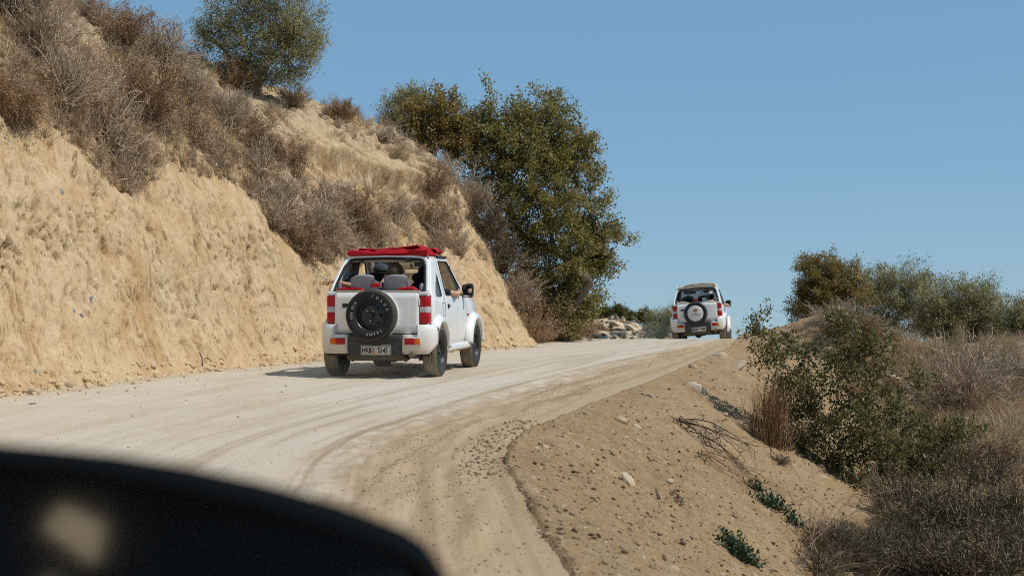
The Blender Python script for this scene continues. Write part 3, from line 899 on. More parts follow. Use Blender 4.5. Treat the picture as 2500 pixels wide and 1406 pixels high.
# the young evergreen in front of the slope: open, with visible stems
bp, _n = hit(2085, 1165)
bd = dist_of(bp)
pxtree('evergreen_bush', 'open dark green young tree with small leaves standing at the slope foot', 'bush', bp, bd,
       [(2060, 800, 45, 60), (2100, 850, 70, 60), (2030, 900, 60, 55, -.2), (2120, 950, 85, 60), (1975, 960, 65, 60, -.2), (1900, 950, 40, 60), (1880, 880, 45, 50, -.2),
        (1850, 815, 35, 40), (1870, 770, 16, 30), (1812, 830, 10, 32), (1915, 830, 40, 22), (2040, 1010, 85, 60), (2190, 1000, 60, 50), (2250, 930, 40, 30), (2260, 1060, 90, 60), (2160, 1100, 100, 60, -.3),
        (2040, 1110, 80, 60, -.3), (2340, 1070, 65, 45), (2230, 1140, 100, 45, -.3), (1960, 870, 40, 60), (1990, 1040, 60, 60, -.3), (2090, 1180, 100, 45, -.4), (2300, 1120, 80, 50, -.3), (1950, 1020, 50, 50, -.3), (2120, 1040, 80, 60, -.4), (2010, 1170, 60, 40, -.4)],
       660, 31, (.064, .027), [M['bush_leaf'], M['bark']], .032, 51, None, .25, .11, .45, 3, .5, 'foliage')

for (u, v, w, key, nm, ct, lab, sz) in [
   (1880, 1085, 200, 'reed0', 'dry_reeds', 'grass', 'rust brown upright dry stems left of the dark green young tree', 1.7),
   (1960, 1090, 120, 'brown1', 'dry_shrub', 'shrub', 'russet shrub wedged under the dark green young tree', 1.0),
   (2345, 1010, 330, 'grey1', 'dry_shrub', 'shrub', 'large silvery dry shrub right of the dark green young tree', 1.15),
   (2450, 960, 230, 'grey2', 'dry_shrub', 'shrub', 'silvery dry shrub at the right edge below the dim olive', 1.0),
   (2300, 1100, 190, 'reed0', 'dry_reeds', 'grass', 'brown dry grass under the large silvery shrub', 1.1),
   (2440, 1150, 220, 'brown0', 'dry_shrub', 'shrub', 'tawny low shrub at the right edge, halfway down', .9),
   (2400, 1200, 240, 'dark0', 'dry_shrub', 'shrub', 'grey green dim shrub right of the dark twig thicket', 1.0),
   (2220, 1260, 260, 'dark1', 'dry_shrub', 'shrub', 'dark leggy shrub below the dark green young tree', 1.0),
   (2330, 1330, 330, 'dark0', 'dry_shrub', 'shrub', 'big dark thicket of twigs in the lower right', 1.1),
   (2460, 1370, 300, 'wiry1', 'dry_shrub', 'shrub', 'wiry dark twigs in the lower right corner', 1.1),
   (2190, 1400, 230, 'wiry1', 'dry_shrub', 'shrub', 'curling bare twigs at the lower edge beside the thicket', 1.0),
   (2300, 1440, 330, 'dark1', 'dry_shrub', 'shrub', 'dark undergrowth on the lower edge of the view', 1.1),
   (2480, 1290, 260, 'dark1', 'dry_shrub', 'shrub', 'dusky twigs against the right edge above the corner', 1.0),
   (2400, 1450, 320, 'dark0', 'dry_shrub', 'shrub', 'dusky undergrowth right of the one on the lower edge', 1.1),
   (2060, 800, 200, 'grey3', 'dry_shrub', 'shrub', 'dry grey shrub capping the spoil mound', .7),
   (2110, 810, 140, 'brown2', 'dry_shrub', 'shrub', 'reddish low shrub on the right shoulder of the spoil mound', .7),
   (2220, 872, 70, 'grass0', 'dry_grass_tuft', 'grass', 'slender tan tuft on the mound left of the bright straw', 1.6),
   (2280, 868, 80, 'grass1', 'dry_grass_tuft', 'grass', 'wispy tan tuft right of the bright straw', 1.3),
   (2345, 862, 80, 'grass2', 'dry_grass_tuft', 'grass', 'tall golden grass standing against the dense dark olive', 2.2),
   (2190, 830, 90, 'grass0', 'dry_grass_tuft', 'grass', 'short tuft in the gap between mound and olive row', .9),
   (2460, 880, 110, 'grass1', 'dry_grass_tuft', 'grass', 'tan tuft at the right edge under the dim olive', 1.4),
   (2240, 868, 60, 'straw0', 'straw_heap', 'straw', 'bright yellow broken straw on the flank of the spoil mound', .45),
   (2310, 950, 60, 'straw0', 'straw_heap', 'straw', 'small yellow straw wisp below the large silvery shrub', .3),
   (1885, 1005, 60, 'wiry1', 'dry_shrub', 'shrub', 'small dark tangle at the top of the rust brown stems', .6),
   (1905, 1130, 80, 'dark0', 'dry_shrub', 'shrub', 'shaded clump at the foot of the rust brown stems', .7)]:
    at_px(u, v, w, key, lab, ct, 'dry plants on the right slope', nm, .15, sz)

# low ground scrub and grass on the right
pr = scatter(3000, 2000, 2500, 800, 1406, lambda u, v: u > 2060 + max(0, v - 880) * .25 or v > 1330, 12)
pr = [p for p in pr if p[2].startswith('earth')]
pr_lo = [p for p in pr if p[3] < 15.5]; pr_hi = [p for p in pr if p[3] >= 15.5]
mass('dry_scrub', pr_hi[:260], MINI, M['twig_grey'], .15, .34, 13, .7, 'low grey scrub covering the ground right of the gully')
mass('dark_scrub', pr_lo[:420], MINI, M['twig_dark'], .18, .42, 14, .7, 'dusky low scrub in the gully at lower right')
mass('dry_grass', pr_hi[260:1250], MGR, M['grass_dry'], .15, .44, 15, .9, 'tan grass spread between the shrubs on the right')

# low green plants on the slope
def low_plant(u, v, w, h, n, seed, label):
    loc, nor = hit(u, v); d = dist_of(loc); r = rs(seed)
    s = w / FPX * d * .5; q = h / FPX * d * .5
    ax = Vector(nor).cross(Vector((0, 1, 0))).normalized(); ay = Vector(nor).cross(ax)
    root = empty('ground_plant', Matrix.Translation(loc), label, 'plant', 'green plants on the slope')
    a = r.normal(size=(n, 2)) * .5
    C = a[:, :1] * s * np.array(ax) + a[:, 1:] * q * np.array(ay) + np.abs(r.normal(size=(n, 1))) * .045 * np.array(nor)
    V, F = leaves(C, unit(rdirs(r, n) + np.array(nor) * .6), r.uniform(.03, .06, n), r.uniform(.016, .03, n), r)
    mesh_np('foliage', V, F, M['green_low'], root)['kind'] = 'stuff'
    m = max(8, n // 25)
    st = ribbons(bend(C[:m] * .1, C[:m], 4, r, .15), [.006, .005, .004, .003], r)
    mesh_np('stems', st[0], st[1], M['twig_dark'], root)
low_plant(1800, 1355, 110, 90, 900, 1, 'bushy dark green ground plant at the lower edge of the slope')
low_plant(1880, 1235, 90, 60, 380, 2, 'trailing green plant in the groove of the slope')
low_plant(1935, 1280, 80, 40, 200, 3, 'thin trailing green plant further down the groove')
low_plant(1840, 1195, 60, 30, 120, 4, 'sparse green sprigs under the fallen branches')

# fallen branches
def branches(u, v, u2, v2, n, label, seed, mat='twig_dark', w=.016):
    a, na_ = hit(u, v); b, nb = hit(u2, v2); r = rs(seed)
    root = empty('fallen_branches', Matrix.Translation(a), label, 'branches', 'dead branches on the slope')
    L = (b - a).length
    A = r.normal(size=(n, 3)) * .05 * L + np.array(na_) * .03
    B = np.array(b - a) * r.uniform(.5, 1.1, (n, 1)) + r.normal(size=(n, 3)) * .13 * L + np.abs(r.normal(size=(n, 1))) * .07 * L * np.array(nb)
    P = bend(A, B, 7, r, .07, .05)
    p1 = ribbons(P, np.linspace(w, w * .4, 7), r, True)
    m = n * 5; i = r.randint(0, n, m); st = P[i, r.randint(2, 7, m)]
    en = st + unit(np.array(b - a)[None] + r.normal(size=(m, 3)) * .6 * L) * r.uniform(.08, .3, (m, 1)) * L
    p2 = ribbons(bend(st, en, 4, r, .1), np.linspace(w * .5, w * .25, 4), r, True)
    V, F = join(p1, p2)
    mesh_np('twigs', V, F, M[mat], root)['kind'] = 'stuff'
branches(1655, 1035, 1835, 1170, 15, 'bundle of dead branches lying down the slope', 21)
branches(1700, 1110, 1830, 1195, 12, 'brown brushwood beneath the bundle of dead branches', 22, 'twig_brown', .012)
branches(1635, 1205, 1665, 1240, 8, 'small dry twig beside the two pale slabs', 23, 'twig_dark', .008)
branches(1960, 1385, 2010, 1290, 5, 'single dead stick rising at the lower edge left of the thicket', 24, 'twig_brown', .012)

# ------------------------------------------------------------------ vehicle materials
def car_paint():
    t = NT('white_paint')
    o = t.coord()
    sep = t.n('ShaderNodeSeparateXYZ'); t.l(o, sep.inputs[0])
    n = t.noise(o, 5, 4, .65)
    z = t.math('ADD', sep.outputs[2], t.math('MULTIPLY', n, -.22))
    f = t.ramp(z, [(.24, .95), (.52, .10)])
    rear = t.ramp(t.math('ADD', sep.outputs[1], 1.0), [(.42, 1.0), (.70, .22)])   # the tail collects most road dust
    c = t.mix(t.math('MULTIPLY', f, rear), (.80, .81, .81), (.52, .42, .30))
    c = t.mix(t.ramp(n, [(.32, .26), (.62, .03)]), c, (.56, .48, .37))
    t.done(c, .28, None, .5)
    t.b.inputs['Coat Weight'].default_value = .5
    t.b.inputs['Coat Roughness'].default_value = .12
    return t.m
M['white'] = car_paint()
M['plastic'] = plain('black_plastic', (.022, .023, .025), .55, .4)
M['dusty_plastic'] = plain('dusty_plastic', (.055, .055, .052), .7, .3, 0, .3, 8)
M['rubber'] = plain('rubber', (.018, .019, .021), .75, .3, 0, .2, 20)
def tyre_m():
    t = NT('tyre_rubber'); o = t.coord()
    n = t.noise(o, 9, 4, .65)
    u = t.attr('tread')
    c = t.mix(t.math('MULTIPLY', u, t.ramp(n, [(.2, .55), (.7, 1.)])), (.020, .021, .023), (.30, .245, .18))
    return t.done(c, .85, t.bump(t.noise(o, 60, 3), .3, .004), .25)
M['tyre'] = tyre_m()
M['rim'] = plain('black_rim', (.02, .021, .024), .4, .5)
M['seat_grey'] = plain('grey_seat', (.26, .25, .27), .75, .2, 0, .1, 12)
M['seat_dark'] = plain('dark_seat', (.022, .026, .030), .85, .2, 0, .2, 20)
M['trim'] = plain('grey_trim', (.16, .16, .17), .7, .25)
M['dark_int'] = plain('dark_interior', (.03, .031, .033), .8, .2)
M['rail'] = plain('dusty_rail', (.40, .37, .31), .7, .3, 0, .15, 14)
M['red_cloth'] = plain('red_canvas', (.42, .014, .024), .85, .15, 0, .3, 12)
M['beige_cloth'] = plain('beige_canvas', (.78, .68, .53), .85, .15, 0, .15, 9)
M['chrome'] = plain('bright_metal', (.75, .75, .75), .25, .5, 1.0)
M['silver'] = plain('silver_cover', (.62, .62, .61), .4, .5, .15, .06, 8)
M['plate'] = plain('plate_face', (.50, .47, .41), .5, .4, 0, .08, 20)
M['ink'] = plain('plate_ink', (.012, .012, .013), .5, .3)
M['letter'] = plain('white_lettering', (.36, .355, .35), .7, .2, 0, .25, 40)
M['blue'] = plain('blue_band', (.03, .10, .34), .5, .4)
M['orange_s'] = plain('orange_sticker', (.75, .20, .03), .5, .3)
M['grey_s'] = plain('grey_sticker', (.16, .18, .19), .5, .3)
M['brown_s'] = plain('brown_emblem', (.30, .14, .06), .5, .3)
M['metal_d'] = plain('dusty_metal', (.16, .13, .10), .8, .3, .2, .35, 12)
def lens(name, c):
    t = NT(name); o = t.coord()
    w = t.n('ShaderNodeTexWave', i_Scale=40.0); t.l(o, w.inputs[0])
    t.done(t.mix(w.outputs[1], [i * .8 for i in c], c), .3, None, .35)
    return t.m
M['red_lens'] = lens('red_lens', (.42, .006, .012)); M['clear_lens'] = lens('clear_lens', (.55, .50, .50)); M['amber_lens'] = lens('amber_lens', (.70, .16, .01))
def glass_m(name, tint, refl):
    t = NT(name)
    a = t.n('ShaderNodeBsdfTransparent'); a.inputs[0].default_value = tint + (1,)
    g = t.n('ShaderNodeBsdfGlossy'); g.inputs['Roughness'].default_value = .02
    fr = t.n('ShaderNodeFresnel', i_IOR=1.45)
    mx = t.n('ShaderNodeMixShader'); t.l(t.math('MULTIPLY', fr.outputs[0], refl), mx.inputs[0])
    t.l(a.outputs[0], mx.inputs[1]); t.l(g.outputs[0], mx.inputs[2]); t.l(mx.outputs[0], t.out.inputs['Surface'])
    return t.m
M['glass'] = glass_m('windscreen_glass', (.90, .94, .93), .7)
M['tint_glass'] = plain('tinted_glass', (.075, .095, .11), .12, .6, 0, .05)
def mirror_m(name, c, ro=.03):
    t = NT(name); return t.done(c, ro, None, .5, 1.0)
M['mirror'] = mirror_m('mirror_glass', (.75, .77, .78))

# ------------------------------------------------------------------ panels cut from flat outlines and laid on curved surfaces
def inpoly(p, poly):
    c = False; j = len(poly) - 1
    for i in range(len(poly)):
        a, b = poly[i], poly[j]
        if (a[1] > p[1]) != (b[1] > p[1]) and p[0] < (b[0] - a[0]) * (p[1] - a[1]) / (b[1] - a[1]) + a[0]: c = not c
        j = i
    return c
def dens(poly, st):
    out = []
    for i, a in enumerate(poly):
        b = poly[(i + 1) % len(poly)]
        n = max(1, int(math.dist(a, b) / st))
        for k in range(n): out.append((a[0] + (b[0] - a[0]) * k / n, a[1] + (b[1] - a[1]) * k / n))
    return out
def rnd(poly, r, seg=4):
    """rounds the corners of an outline"""
    out = []; n = len(poly)
    for i in range(n):
        p = Vector(poly[i]); a = Vector(poly[i - 1]) - p; b = Vector(poly[(i + 1) % n]) - p
        q = min(r, a.length * .45, b.length * .45)
        s, e = p + a.normalized() * q, p + b.normalized() * q
        for k in range(seg + 1):
            t = k / seg
            out.append(tuple(s * (1 - t) ** 2 + p * 2 * t * (1 - t) + e * t * t))
    return out
def panel(outline, holes, fmap, st=.06):
    loops = [dens(outline, st)] + [dens(h, st) for h in holes]
    vs = []; es = []
    for lp in loops:
        b = len(vs); vs += lp; es += [(b + i, b + (i + 1) % len(lp)) for i in range(len(lp))]
    xs = [p[0] for p in outline]; ys = [p[1] for p in outline]
    def near(p): return any(math.dist(p, q) < st * .55 for q in vs_b)
    vs_b = list(vs)
    x = min(xs) + st * .5
    while x < max(xs):
        y = min(ys) + st * .5
        while y < max(ys):
            p = (x, y)
            if inpoly(p, outline) and not any(inpoly(p, h) for h in holes) and not near(p): vs.append(p)
            y += st
        x += st
    r = delaunay_2d_cdt([Vector(p) for p in vs], es, [], 0, 1e-5)
    ov, of = r[0], r[2]
    m = MB(); fs = []
    for f in of:
        c = sum((ov[i] for i in f), Vector((0, 0))) / len(f)
        if inpoly(c, outline) and not any(inpoly(c, h) for h in holes): fs.append(tuple(f))
    m.add([fmap(p[0], p[1]) for p in ov], fs)
    return m
def circ(cx, cy, r, n=16, a0=0, a1=2 * PI, end=False):
    k = n if not end else n - 1
    return [(cx + r * math.cos(a0 + (a1 - a0) * i / k), cy + r * math.sin(a0 + (a1 - a0) * i / k)) for i in range(n)]

def text_mesh(name, s, size, mat, parent, Mx, sx=1.0, depth=.002, bold=0.0):
    cu = bpy.data.curves.new('t', 'FONT'); cu.body = s; cu.size = size; cu.align_x = 'CENTER'; cu.align_y = 'CENTER'
    cu.extrude = depth; cu.offset = bold; cu.resolution_u = 3
    ob = bpy.data.objects.new('t', cu); COL.objects.link(ob)
    bpy.context.view_layer.update()
    me = bpy.data.meshes.new_from_object(ob.evaluated_get(bpy.context.evaluated_depsgraph_get()))
    bpy.data.objects.remove(ob)
    me.transform(Mx @ Matrix.Diagonal((sx, 1, 1, 1)))
    me.name = name; me.materials.clear(); me.materials.append(mat)
    o = bpy.data.objects.new(name, me); COL.objects.link(o); o.parent = parent
    return o
def face_back(x, y, z, a=0):
    """text standing in the plane facing -y, turned clockwise by a"""
    return Matrix.Translation((x, y, z)) @ Matrix.Rotation(a, 4, 'Y') @ Matrix.Rotation(R_(90), 4, 'X')

def halfw(y, z):
    w = .735
    if z > 1.06: w -= .02 + (z - 1.06) * .245
    elif z > .78: w -= .02 * ((z - .78) / .28) ** 2
    else: w -= .03 * ((.78 - z) / .42) ** 2
    if y < -.15: w -= .05 * ((-.15 - y) / .28) ** 2
    if y > 1.95: w -= .085 * ((y - 1.95) / .85) ** 2
    return w

def wheel(parent, Mx, name, lettering=False, cover=False):
    root = bpy.data.objects.new(name, None); COL.objects.link(root); root.parent = parent
    prof = [(.197, -.075), (.215, -.088), (.25, -.099), (.285, -.102), (.312, -.095), (.326, -.084), (.333, -.070),
            (.334, -.052), (.325, -.050), (.325, -.043), (.334, -.041), (.335, -.014), (.326, -.012), (.326, -.005), (.335, -.003), (.335, .003 + .02), (.326, .025), (.326, .032), (.334, .034),
            (.334, .052), (.325, .054), (.325, .058), (.333, .060), (.333, .070), (.326, .084), (.312, .095), (.298, .101), (.285, .099), (.282, .102), (.25, .100), (.222, .092), (.215, .088), (.197, .075)]
    n = 96; m = MB(); vs = []; fs = []; tr = []
    for k in range(n):
        c, q = math.cos(2 * PI * k / n), math.sin(2 * PI * k / n)
        for r, h in prof:
            if .062 < abs(h) < .09 and r > .32 and k % 2: r -= .007
            vs.append((h, r * c, r * q)); tr.append(1.0 if r > .331 else (.75 if r > .318 else (.25 if r > .30 else .10)))
    k_ = len(prof)
    for k in range(n):
        for j in range(k_ - 1): fs.append((k * k_ + j, k * k_ + j + 1, ((k + 1) % n) * k_ + j + 1, ((k + 1) % n) * k_ + j))
    me = bpy.data.meshes.new('tyre'); me.from_pydata([tuple(Mx @ Vector(p)) for p in vs], [], fs)
    at = me.attributes.new('tread', 'FLOAT', 'POINT'); at.data.foreach_set('value', [v * (.25 if lettering or cover else 1) for v in tr])
    me.polygons.foreach_set('use_smooth', [True] * len(me.polygons)); me.set_sharp_from_angle(angle=R_(38)); me.materials.append(M['tyre'])
    ty = bpy.data.objects.new('tyre', me); COL.objects.link(ty); ty.parent = root
    b = MB()
    b.lathe([(.198, -.075), (.19, -.06), (.18, -.03), (.18, .02), (.183, .045), (.193, .062), (.200, .078), (.204, .082), (.200, .084), (.19, .072)], 40, Mx)
    hgt = lambda r: .020 + .030 * math.exp(-((r - .105) / .035) ** 2) + .012 * (r < .07)
    d = panel(circ(0, 0, .186, 40), [circ(.143 * math.cos(a), .143 * math.sin(a), .019, 10) for a in np.arange(8) * PI / 4], lambda a, c: tuple(Mx @ Vector((hgt(math.hypot(a, c)), a, c))), .03)
    b.add(d.v, d.f)
    b.build('rim', M['rim'], root, 35)
    h = MB(); h.lathe([(0.0, .072), (.03, .070), (.036, .06), (.038, .03)], 20, Mx)
    for i in range(5):
        a = i * 2 * PI / 5
        if not lettering: h.ell((.045, .07 * math.cos(a), .07 * math.sin(a)), (.012, .011, .011), 8, 6, Mx)
    h.build('hub', M['rim'], root, 40)
    return root

def make_jeep(mat4, label, far):
    car = empty('jeep', mat4, label, 'car', 'white jeeps driving up the dirt road')
    W, PL = M['white'], M['plastic']
    # body sides
    for s in (1, -1):
        f = lambda y, z: (s * halfw(y, z), y, z)
        arch = lambda cy, a0, a1, r=.40: [(cy + r * math.cos(a), .335 + r * math.sin(a)) for a in np.linspace(a0, a1, 14)]
        q = [(-.335, .60), (-.335, 1.125), (-.30, 1.15), (-.02, 1.50), (.04, 1.57), (.12, 1.60), (.405, 1.605), (.405, .72), (.418, .60), (.418, .42)] + arch(0, R_(14), R_(148))[0:]
        hole = rnd([(-.065, 1.075), (.245, 1.075), (.235, 1.375)], .035)
        panel(q, [hole], f).build('quarter_panel', W, car, 30, 0, 2, .03)
        panel([(p[0], p[1]) for p in hole], [], lambda y, z: (s * (halfw(y, z) - .012), y, z), .08).build('quarter_window', M['tint_glass'], car)
        m = MB(); m.tube([(s * (halfw(*p) - .002), p[0], p[1]) for p in hole + hole[:1]], .007, 6); m.build('window_seal', M['rubber'], car)
        dq = [(.426, .40), (.426, .62), (.415, .73), (.415, 1.60), (.98, 1.603), (1.08, 1.58), (1.705, 1.075), (1.705, .62), (1.66, .50), (1.655, .40)]
        wq = rnd([(.475, 1.085), (.470, 1.545), (1.02, 1.545), (1.575, 1.085)], .04)
        door = panel(dq, [wq], f).build('door', W, car, 30, 0, 2, .035)
        m = MB(); m.tube([(s * (halfw(*p) - .006), p[0], p[1]) for p in wq + wq[:1]], .012, 6); m.build('window_seal', M['rubber'], door)
        m = MB(); m.ell((s * (halfw(.56, .93) + .002), .56, .935), (.012, .055, .035), 14, 8); m.box((s * (halfw(.56, .93) + .014), .56, .945), (.018, .085, .016)); m.build('handle', PL, door)
        rp = panel(rnd([(.50, .46), (.50, .72), (1.60, .72), (1.58, .46)], .05), [], lambda y, z: (s * (halfw(y, z) + .004), y, z)); rp.build('lower_panel', W, door, 30)
        fq = [(1.715, .42), (1.715, 1.075), (1.80, 1.07), (2.45, .99), (2.70, .945), (2.80, .87), (2.80, .60), (2.64, .56)] + arch(2.25, R_(32), R_(172))
        fe = panel(fq, [], f).build('front_wing', W, car, 30, 0, 2, .02)
        m = MB(); m.box((s * (halfw(1.80, .78) + .006), 1.79, .80), (.012, .06, .04)); m.build('side_indicator', M['red_lens'], fe, 40, .004)
        # wheel arches
        for cy, a0, a1, nm in ((0, 6, 134, 'wheel_arch'), (2.25, 6, 174, 'wheel_arch')):
            secs = []
            for a in np.linspace(R_(a0), R_(a1), 26):
                c_, s_ = math.cos(a), math.sin(a); secs.append([(s * xx, cy + rr_ * c_, .335 + rr_ * s_) for rr_, xx in ((.385, .60), (.384, .76), (.392, .79), (.415, .806), (.445, .803), (.475, .78), (.50, .742), (.505, .70))])
            m = MB(); m.loft(secs, False); m.build(nm, W, car, 60, 0, 2, .006)
            m = MB(); m.loft([[(s * .36, cy + .41 * math.cos(a), .335 + .41 * math.sin(a)), (s * .70, cy + .41 * math.cos(a), .335 + .41 * math.sin(a))] for a in np.linspace(-.1, PI + .1, 20)], False)
            m.box((s * .36, cy, .52), (.01, .8, .45)); m.build('wheel_well', M['dark_int'], car)
        m = MB(); m.loft([[(s * .60, y, .30), (s * .72, y, .30), (s * .765, y, .335), (s * .765, y, .375), (s * .735, y, .415), (s * .60, y, .415)] for y in (.37, .45, 1.75, 1.88)]); m.build('sill', W, car, 30, .006)
        # fuel flap and seams on the right flank
        if s == 1:
            fp = rnd([(.22, .80), (.22, .985), (.375, .985), (.375, .80)], .02)
            m = MB(); m.tube([(halfw(*p) + .0005, p[0], p[1]) for p in fp + fp[:1]], .0035, 5); m.build('fuel_flap', M['dusty_plastic'], car)
        # door mirror
        mc = Vector((s * .80, 1.50, 1.145))
        R = Matrix.Translation(mc) @ Matrix.Rotation(R_(-9 * s), 4, 'Z')
        pr = [(-.082, -.095), (-.082, .09), (.075, .105), (.085, .05), (.08, -.10)]
        pr = rnd(pr, .04)
        secs = [[(s * u * k, yy, v * k) for u, v in pr] for yy, k in ((-.03, .97), (-.028, 1.0), (.01, 1.0), (.05, .85), (.075, .5))]
        m = MB(); m.loft(secs, True, True, R); m.tube([Vector((s * .72, 1.55, 1.07)), Vector((s * .76, 1.53, 1.10))], .03, 8)
        h = m.build('door_mirror', PL, car, 40)
        m = MB(); m.add([tuple(R @ Vector((s * u * .84, -.033, v * .86))) for u, v in pr], [tuple(range(len(pr)))]); m.build('mirror_glass', M['mirror'], h, 0)
        # tail light with its three lenses
        def lamp(z0, z1): return [[(s * x, y, z) for x, y in ((.578, -.442), (.655, -.438), (.688, -.415), (.702, -.34), (.60, -.34))] for z in (z0, z1)]
        m = MB(); m.loft([[(s * (p[0] / s * 1 if 0 else abs(p[0]) + e), p[1] - e * .5, z) for p in lamp(0, 0)[0]] for z, e in ((.712, -.004), (.714, .003), (1.087, .003), (1.09, -.004))])
        tl = m.build('tail_light', M['dusty_plastic'], car, 30)
        for nm, z0, z1, mt in (('red_lens', .722, .862, 'red_lens'), ('clear_lens', .866, .938, 'clear_lens'), ('red_lens', .942, 1.080, 'red_lens')):
            m = MB(); m.loft([[(s * (abs(p[0]) + .004 - (.006 if i in (0,) else 0)), p[1] - .005, p[2]) for i, p in enumerate(sec)] for sec in lamp(z0, z1)]); m.build(nm, M[mt], tl, 30, .004)
        bx('rear_corner', (s * .632, -.385, .85), (.115, .085, .53), W, car, .012)
        bx('rear_corner', (s * .625, -.385, 1.115), (.135, .09, .048), W, car, .014)
        # bumper end, wrapping round to the arch
        pth = [(.37, -.560, .578), (.45, -.562, .578), (.572, -.556, .578), (.576, -.555, .706), (.66, -.530, .706), (.725, -.485, .708), (.765, -.42, .708), (.785, -.345, .712), (.792, -.30, .70)]
        secs = []
        for i, (x, y, tz) in enumerate(pth):
            nx_ = min(1, max(0, (x - .5) / .28)); ins = Vector((-nx_, 1 - .75 * nx_, 0)).normalized()
            lo = .325 + (.10 * max(0, (x - .74) / .05))
            secs.append([tuple(Vector((s * x, y, z)) + Vector((s * ins.x, ins.y, 0)) * o_) for o_, z in ((.10, lo), (.025, lo), (.004, lo + .03), (0, lo + .08), (0, tz - .08), (.008, tz - .03), (.03, tz), (.14, tz + .004))])
        m = MB(); m.loft(secs, False); bp_ = m.build('bumper_end', W, car, 50, 0, 2, .012)
        bl = MB(); bl.loft([[(s * x, -.572 + .012 * ((x - .4) / .2) ** 2, z) for z in (.447, .533)] + [(s * x, -.545, z) for z in (.533, .447)] for x in (.400, .47, .530)])
        lo_ = bl.build('bumper_light', M['red_lens'], car, 40, .008)
        bl = MB(); bl.loft([[(s * x, -.572 + .012 * ((x - .4) / .2) ** 2, z) for z in (.447, .533)] + [(s * x, -.545, z) for z in (.533, .447)] for x in (.531, .57, .612)])
        bl.build('indicator_lens', M['amber_lens'], lo_, 40, .008)
        m = MB(); m.box((s * .506, -.553, .49), (.235, .012, .105)); m.build('light_bezel', W, lo_, 40, .006)
        # wheels
        for cy in (0, 2.25):
            wheel(car, Matrix.Translation((s * .675, cy, .334)) @ Matrix.Rotation(0 if s > 0 else PI, 4, 'Z') @ Matrix.Rotation(random.uniform(0, 6), 4, 'X'), 'wheel')
        # inner trim, pillars and roof rail
        bx('inner_trim', (s * .64, .02, .84), (.06, .74, .50), M['trim'], car, .02)
        m = MB(); m.tube([(s * .66, 1.73, 1.07), (s * .60, 1.40, 1.34), (s * .545, 1.09, 1.585)], [.035, .03, .03], 8); m.build('windscreen_pillar', W, car)
        m = MB(); m.tube([(s * .545, 1.10, 1.59), (s * .555, .7, 1.60), (s * .55, .10, 1.59)], .03, 8); m.build('roof_rail', W, car)
        m = MB(); m.tube([(s * .56, .42, .75), (s * .58, .42, 1.2), (s * .53, .42, 1.55)], .045, 8); m.build('pillar_trim', M['trim'], car)
    # floor, underbody, axles
    bx('floor_pan', (0, 1.1, .40), (1.28, 3.0, .07), M['dark_int'], car, .01)
    bx('bed_floor', (0, -.12, .60), (1.20, .60, .05), M['dark_int'], car, .01)
    m = MB(); m.tube([(-.62, 0, .32), (.62, 0, .32)], .045, 10); m.ell((.10, 0, .32), (.13, .14, .13)); m.build('rear_axle', M['metal_d'], car)
    m = MB(); m.tube([(-.62, 2.25, .32), (.62, 2.25, .32)], .045, 10); m.ell((-.2, 2.25, .32), (.12, .12, .12)); m.build('front_axle', M['metal_d'], car)
    bx('fuel_tank', (-.05, -.22, .305), (.80, .34, .16), M['metal_d'], car, .05)
    m = MB(); m.tube([(.50, -.60, .315), (.50, -.35, .32), (.42, .1, .36)], .034, 12); m.ell((.46, -.22, .31), (.09, .20, .06)); m.build('exhaust_pipe', M['metal_d'], car)
    for s in (1, -1):
        m = MB(); m.tube([(s * .36, -.36, .24), (s * .36, -.10, .28), (s * .36, .2, .30)], .03, 6); m.tube([(s * .47, .06, .22), (s * .47, .02, .52)], .035, 8); m.build('suspension_arm', M['metal_d'], car)
    # tailgate
    ty = lambda x, z: -.445 + .02 * (x / .57) ** 2
    tg = panel(rnd([(-.567, .588), (-.567, 1.122), (.567, 1.122), (.567, .588)], .035), [], lambda x, z: (x, ty(x, z), z), .07).build('tailgate', W, car, 30, 0, 2, .04, 1)
    m = panel(rnd([(-.50, .742), (-.50, 1.06), (.50, 1.06), (.50, .742)], .03), [], lambda x, z: (x, ty(x, z) - .007, z), .07); m.build('raised_panel', W, tg, 30, 0, 2, .006, 1)
    m = panel(rnd([(-.55, .60), (-.55, .728), (.55, .728), (.55, .60)], .03), [], lambda x, z: (x, ty(x, z) - .005, z), .07); m.build('raised_panel', W, tg, 30, 0, 2, .004, 1)
    bx('handle', (-.405, -.462, .955), (.125, .03, .062), PL, tg, .008)
    for z in (1.00, .655): bx('hinge', (.572, -.458, z), (.022, .02, .09), W, tg, .005)
    m = MB(); m.tube([(-.575, -.436, .575), (.575, -.436, .575)], .012, 6); m.build('tailgate_seal', M['rubber'], tg)
    bx('bed_rail', (0, -.41, 1.138), (1.13, .075, .032), M['rail'], car, .008)
    # rear bumper middle and number plate
    m = MB(); m.box((0, -.50, .455), (.738, .10, .245)); mb = m.build('bumper_centre', M['dusty_plastic'], car, 40, .012)
    bx('lower_valance', (0, -.50, .325), (.70, .08, .05), M['dusty_plastic'], mb, .012)
    for s in (1, -1): bx('bumper_step', (s * .25, -.556, .535), (.20, .022, .055), M['dusty_plastic'], mb, .014)
    np_ = MB(); np_.box((.015, -.566, .375), (.415, .012, .132)); pt = np_.build('number_plate', M['plate'], car, 40, .006)
    fr = MB()
    for a, b in (((-.2, -.058), (.2, -.058)), ((.2, -.058), (.2, .058)), ((.2, .058), (-.2, .058)), ((-.2, .058), (-.2, -.058))):
        fr.tube([(.015 + a[0], -.573, .375 + a[1]), (.015 + b[0], -.573, .375 + b[1])], .004, 6)
    fr.build('plate_rim', M['dusty_plastic'] if not far else M['plate'], pt)
    t1, t2 = ('ANH', '7744') if far else ('HKB', '5545')
    ox = .028 if far else 0
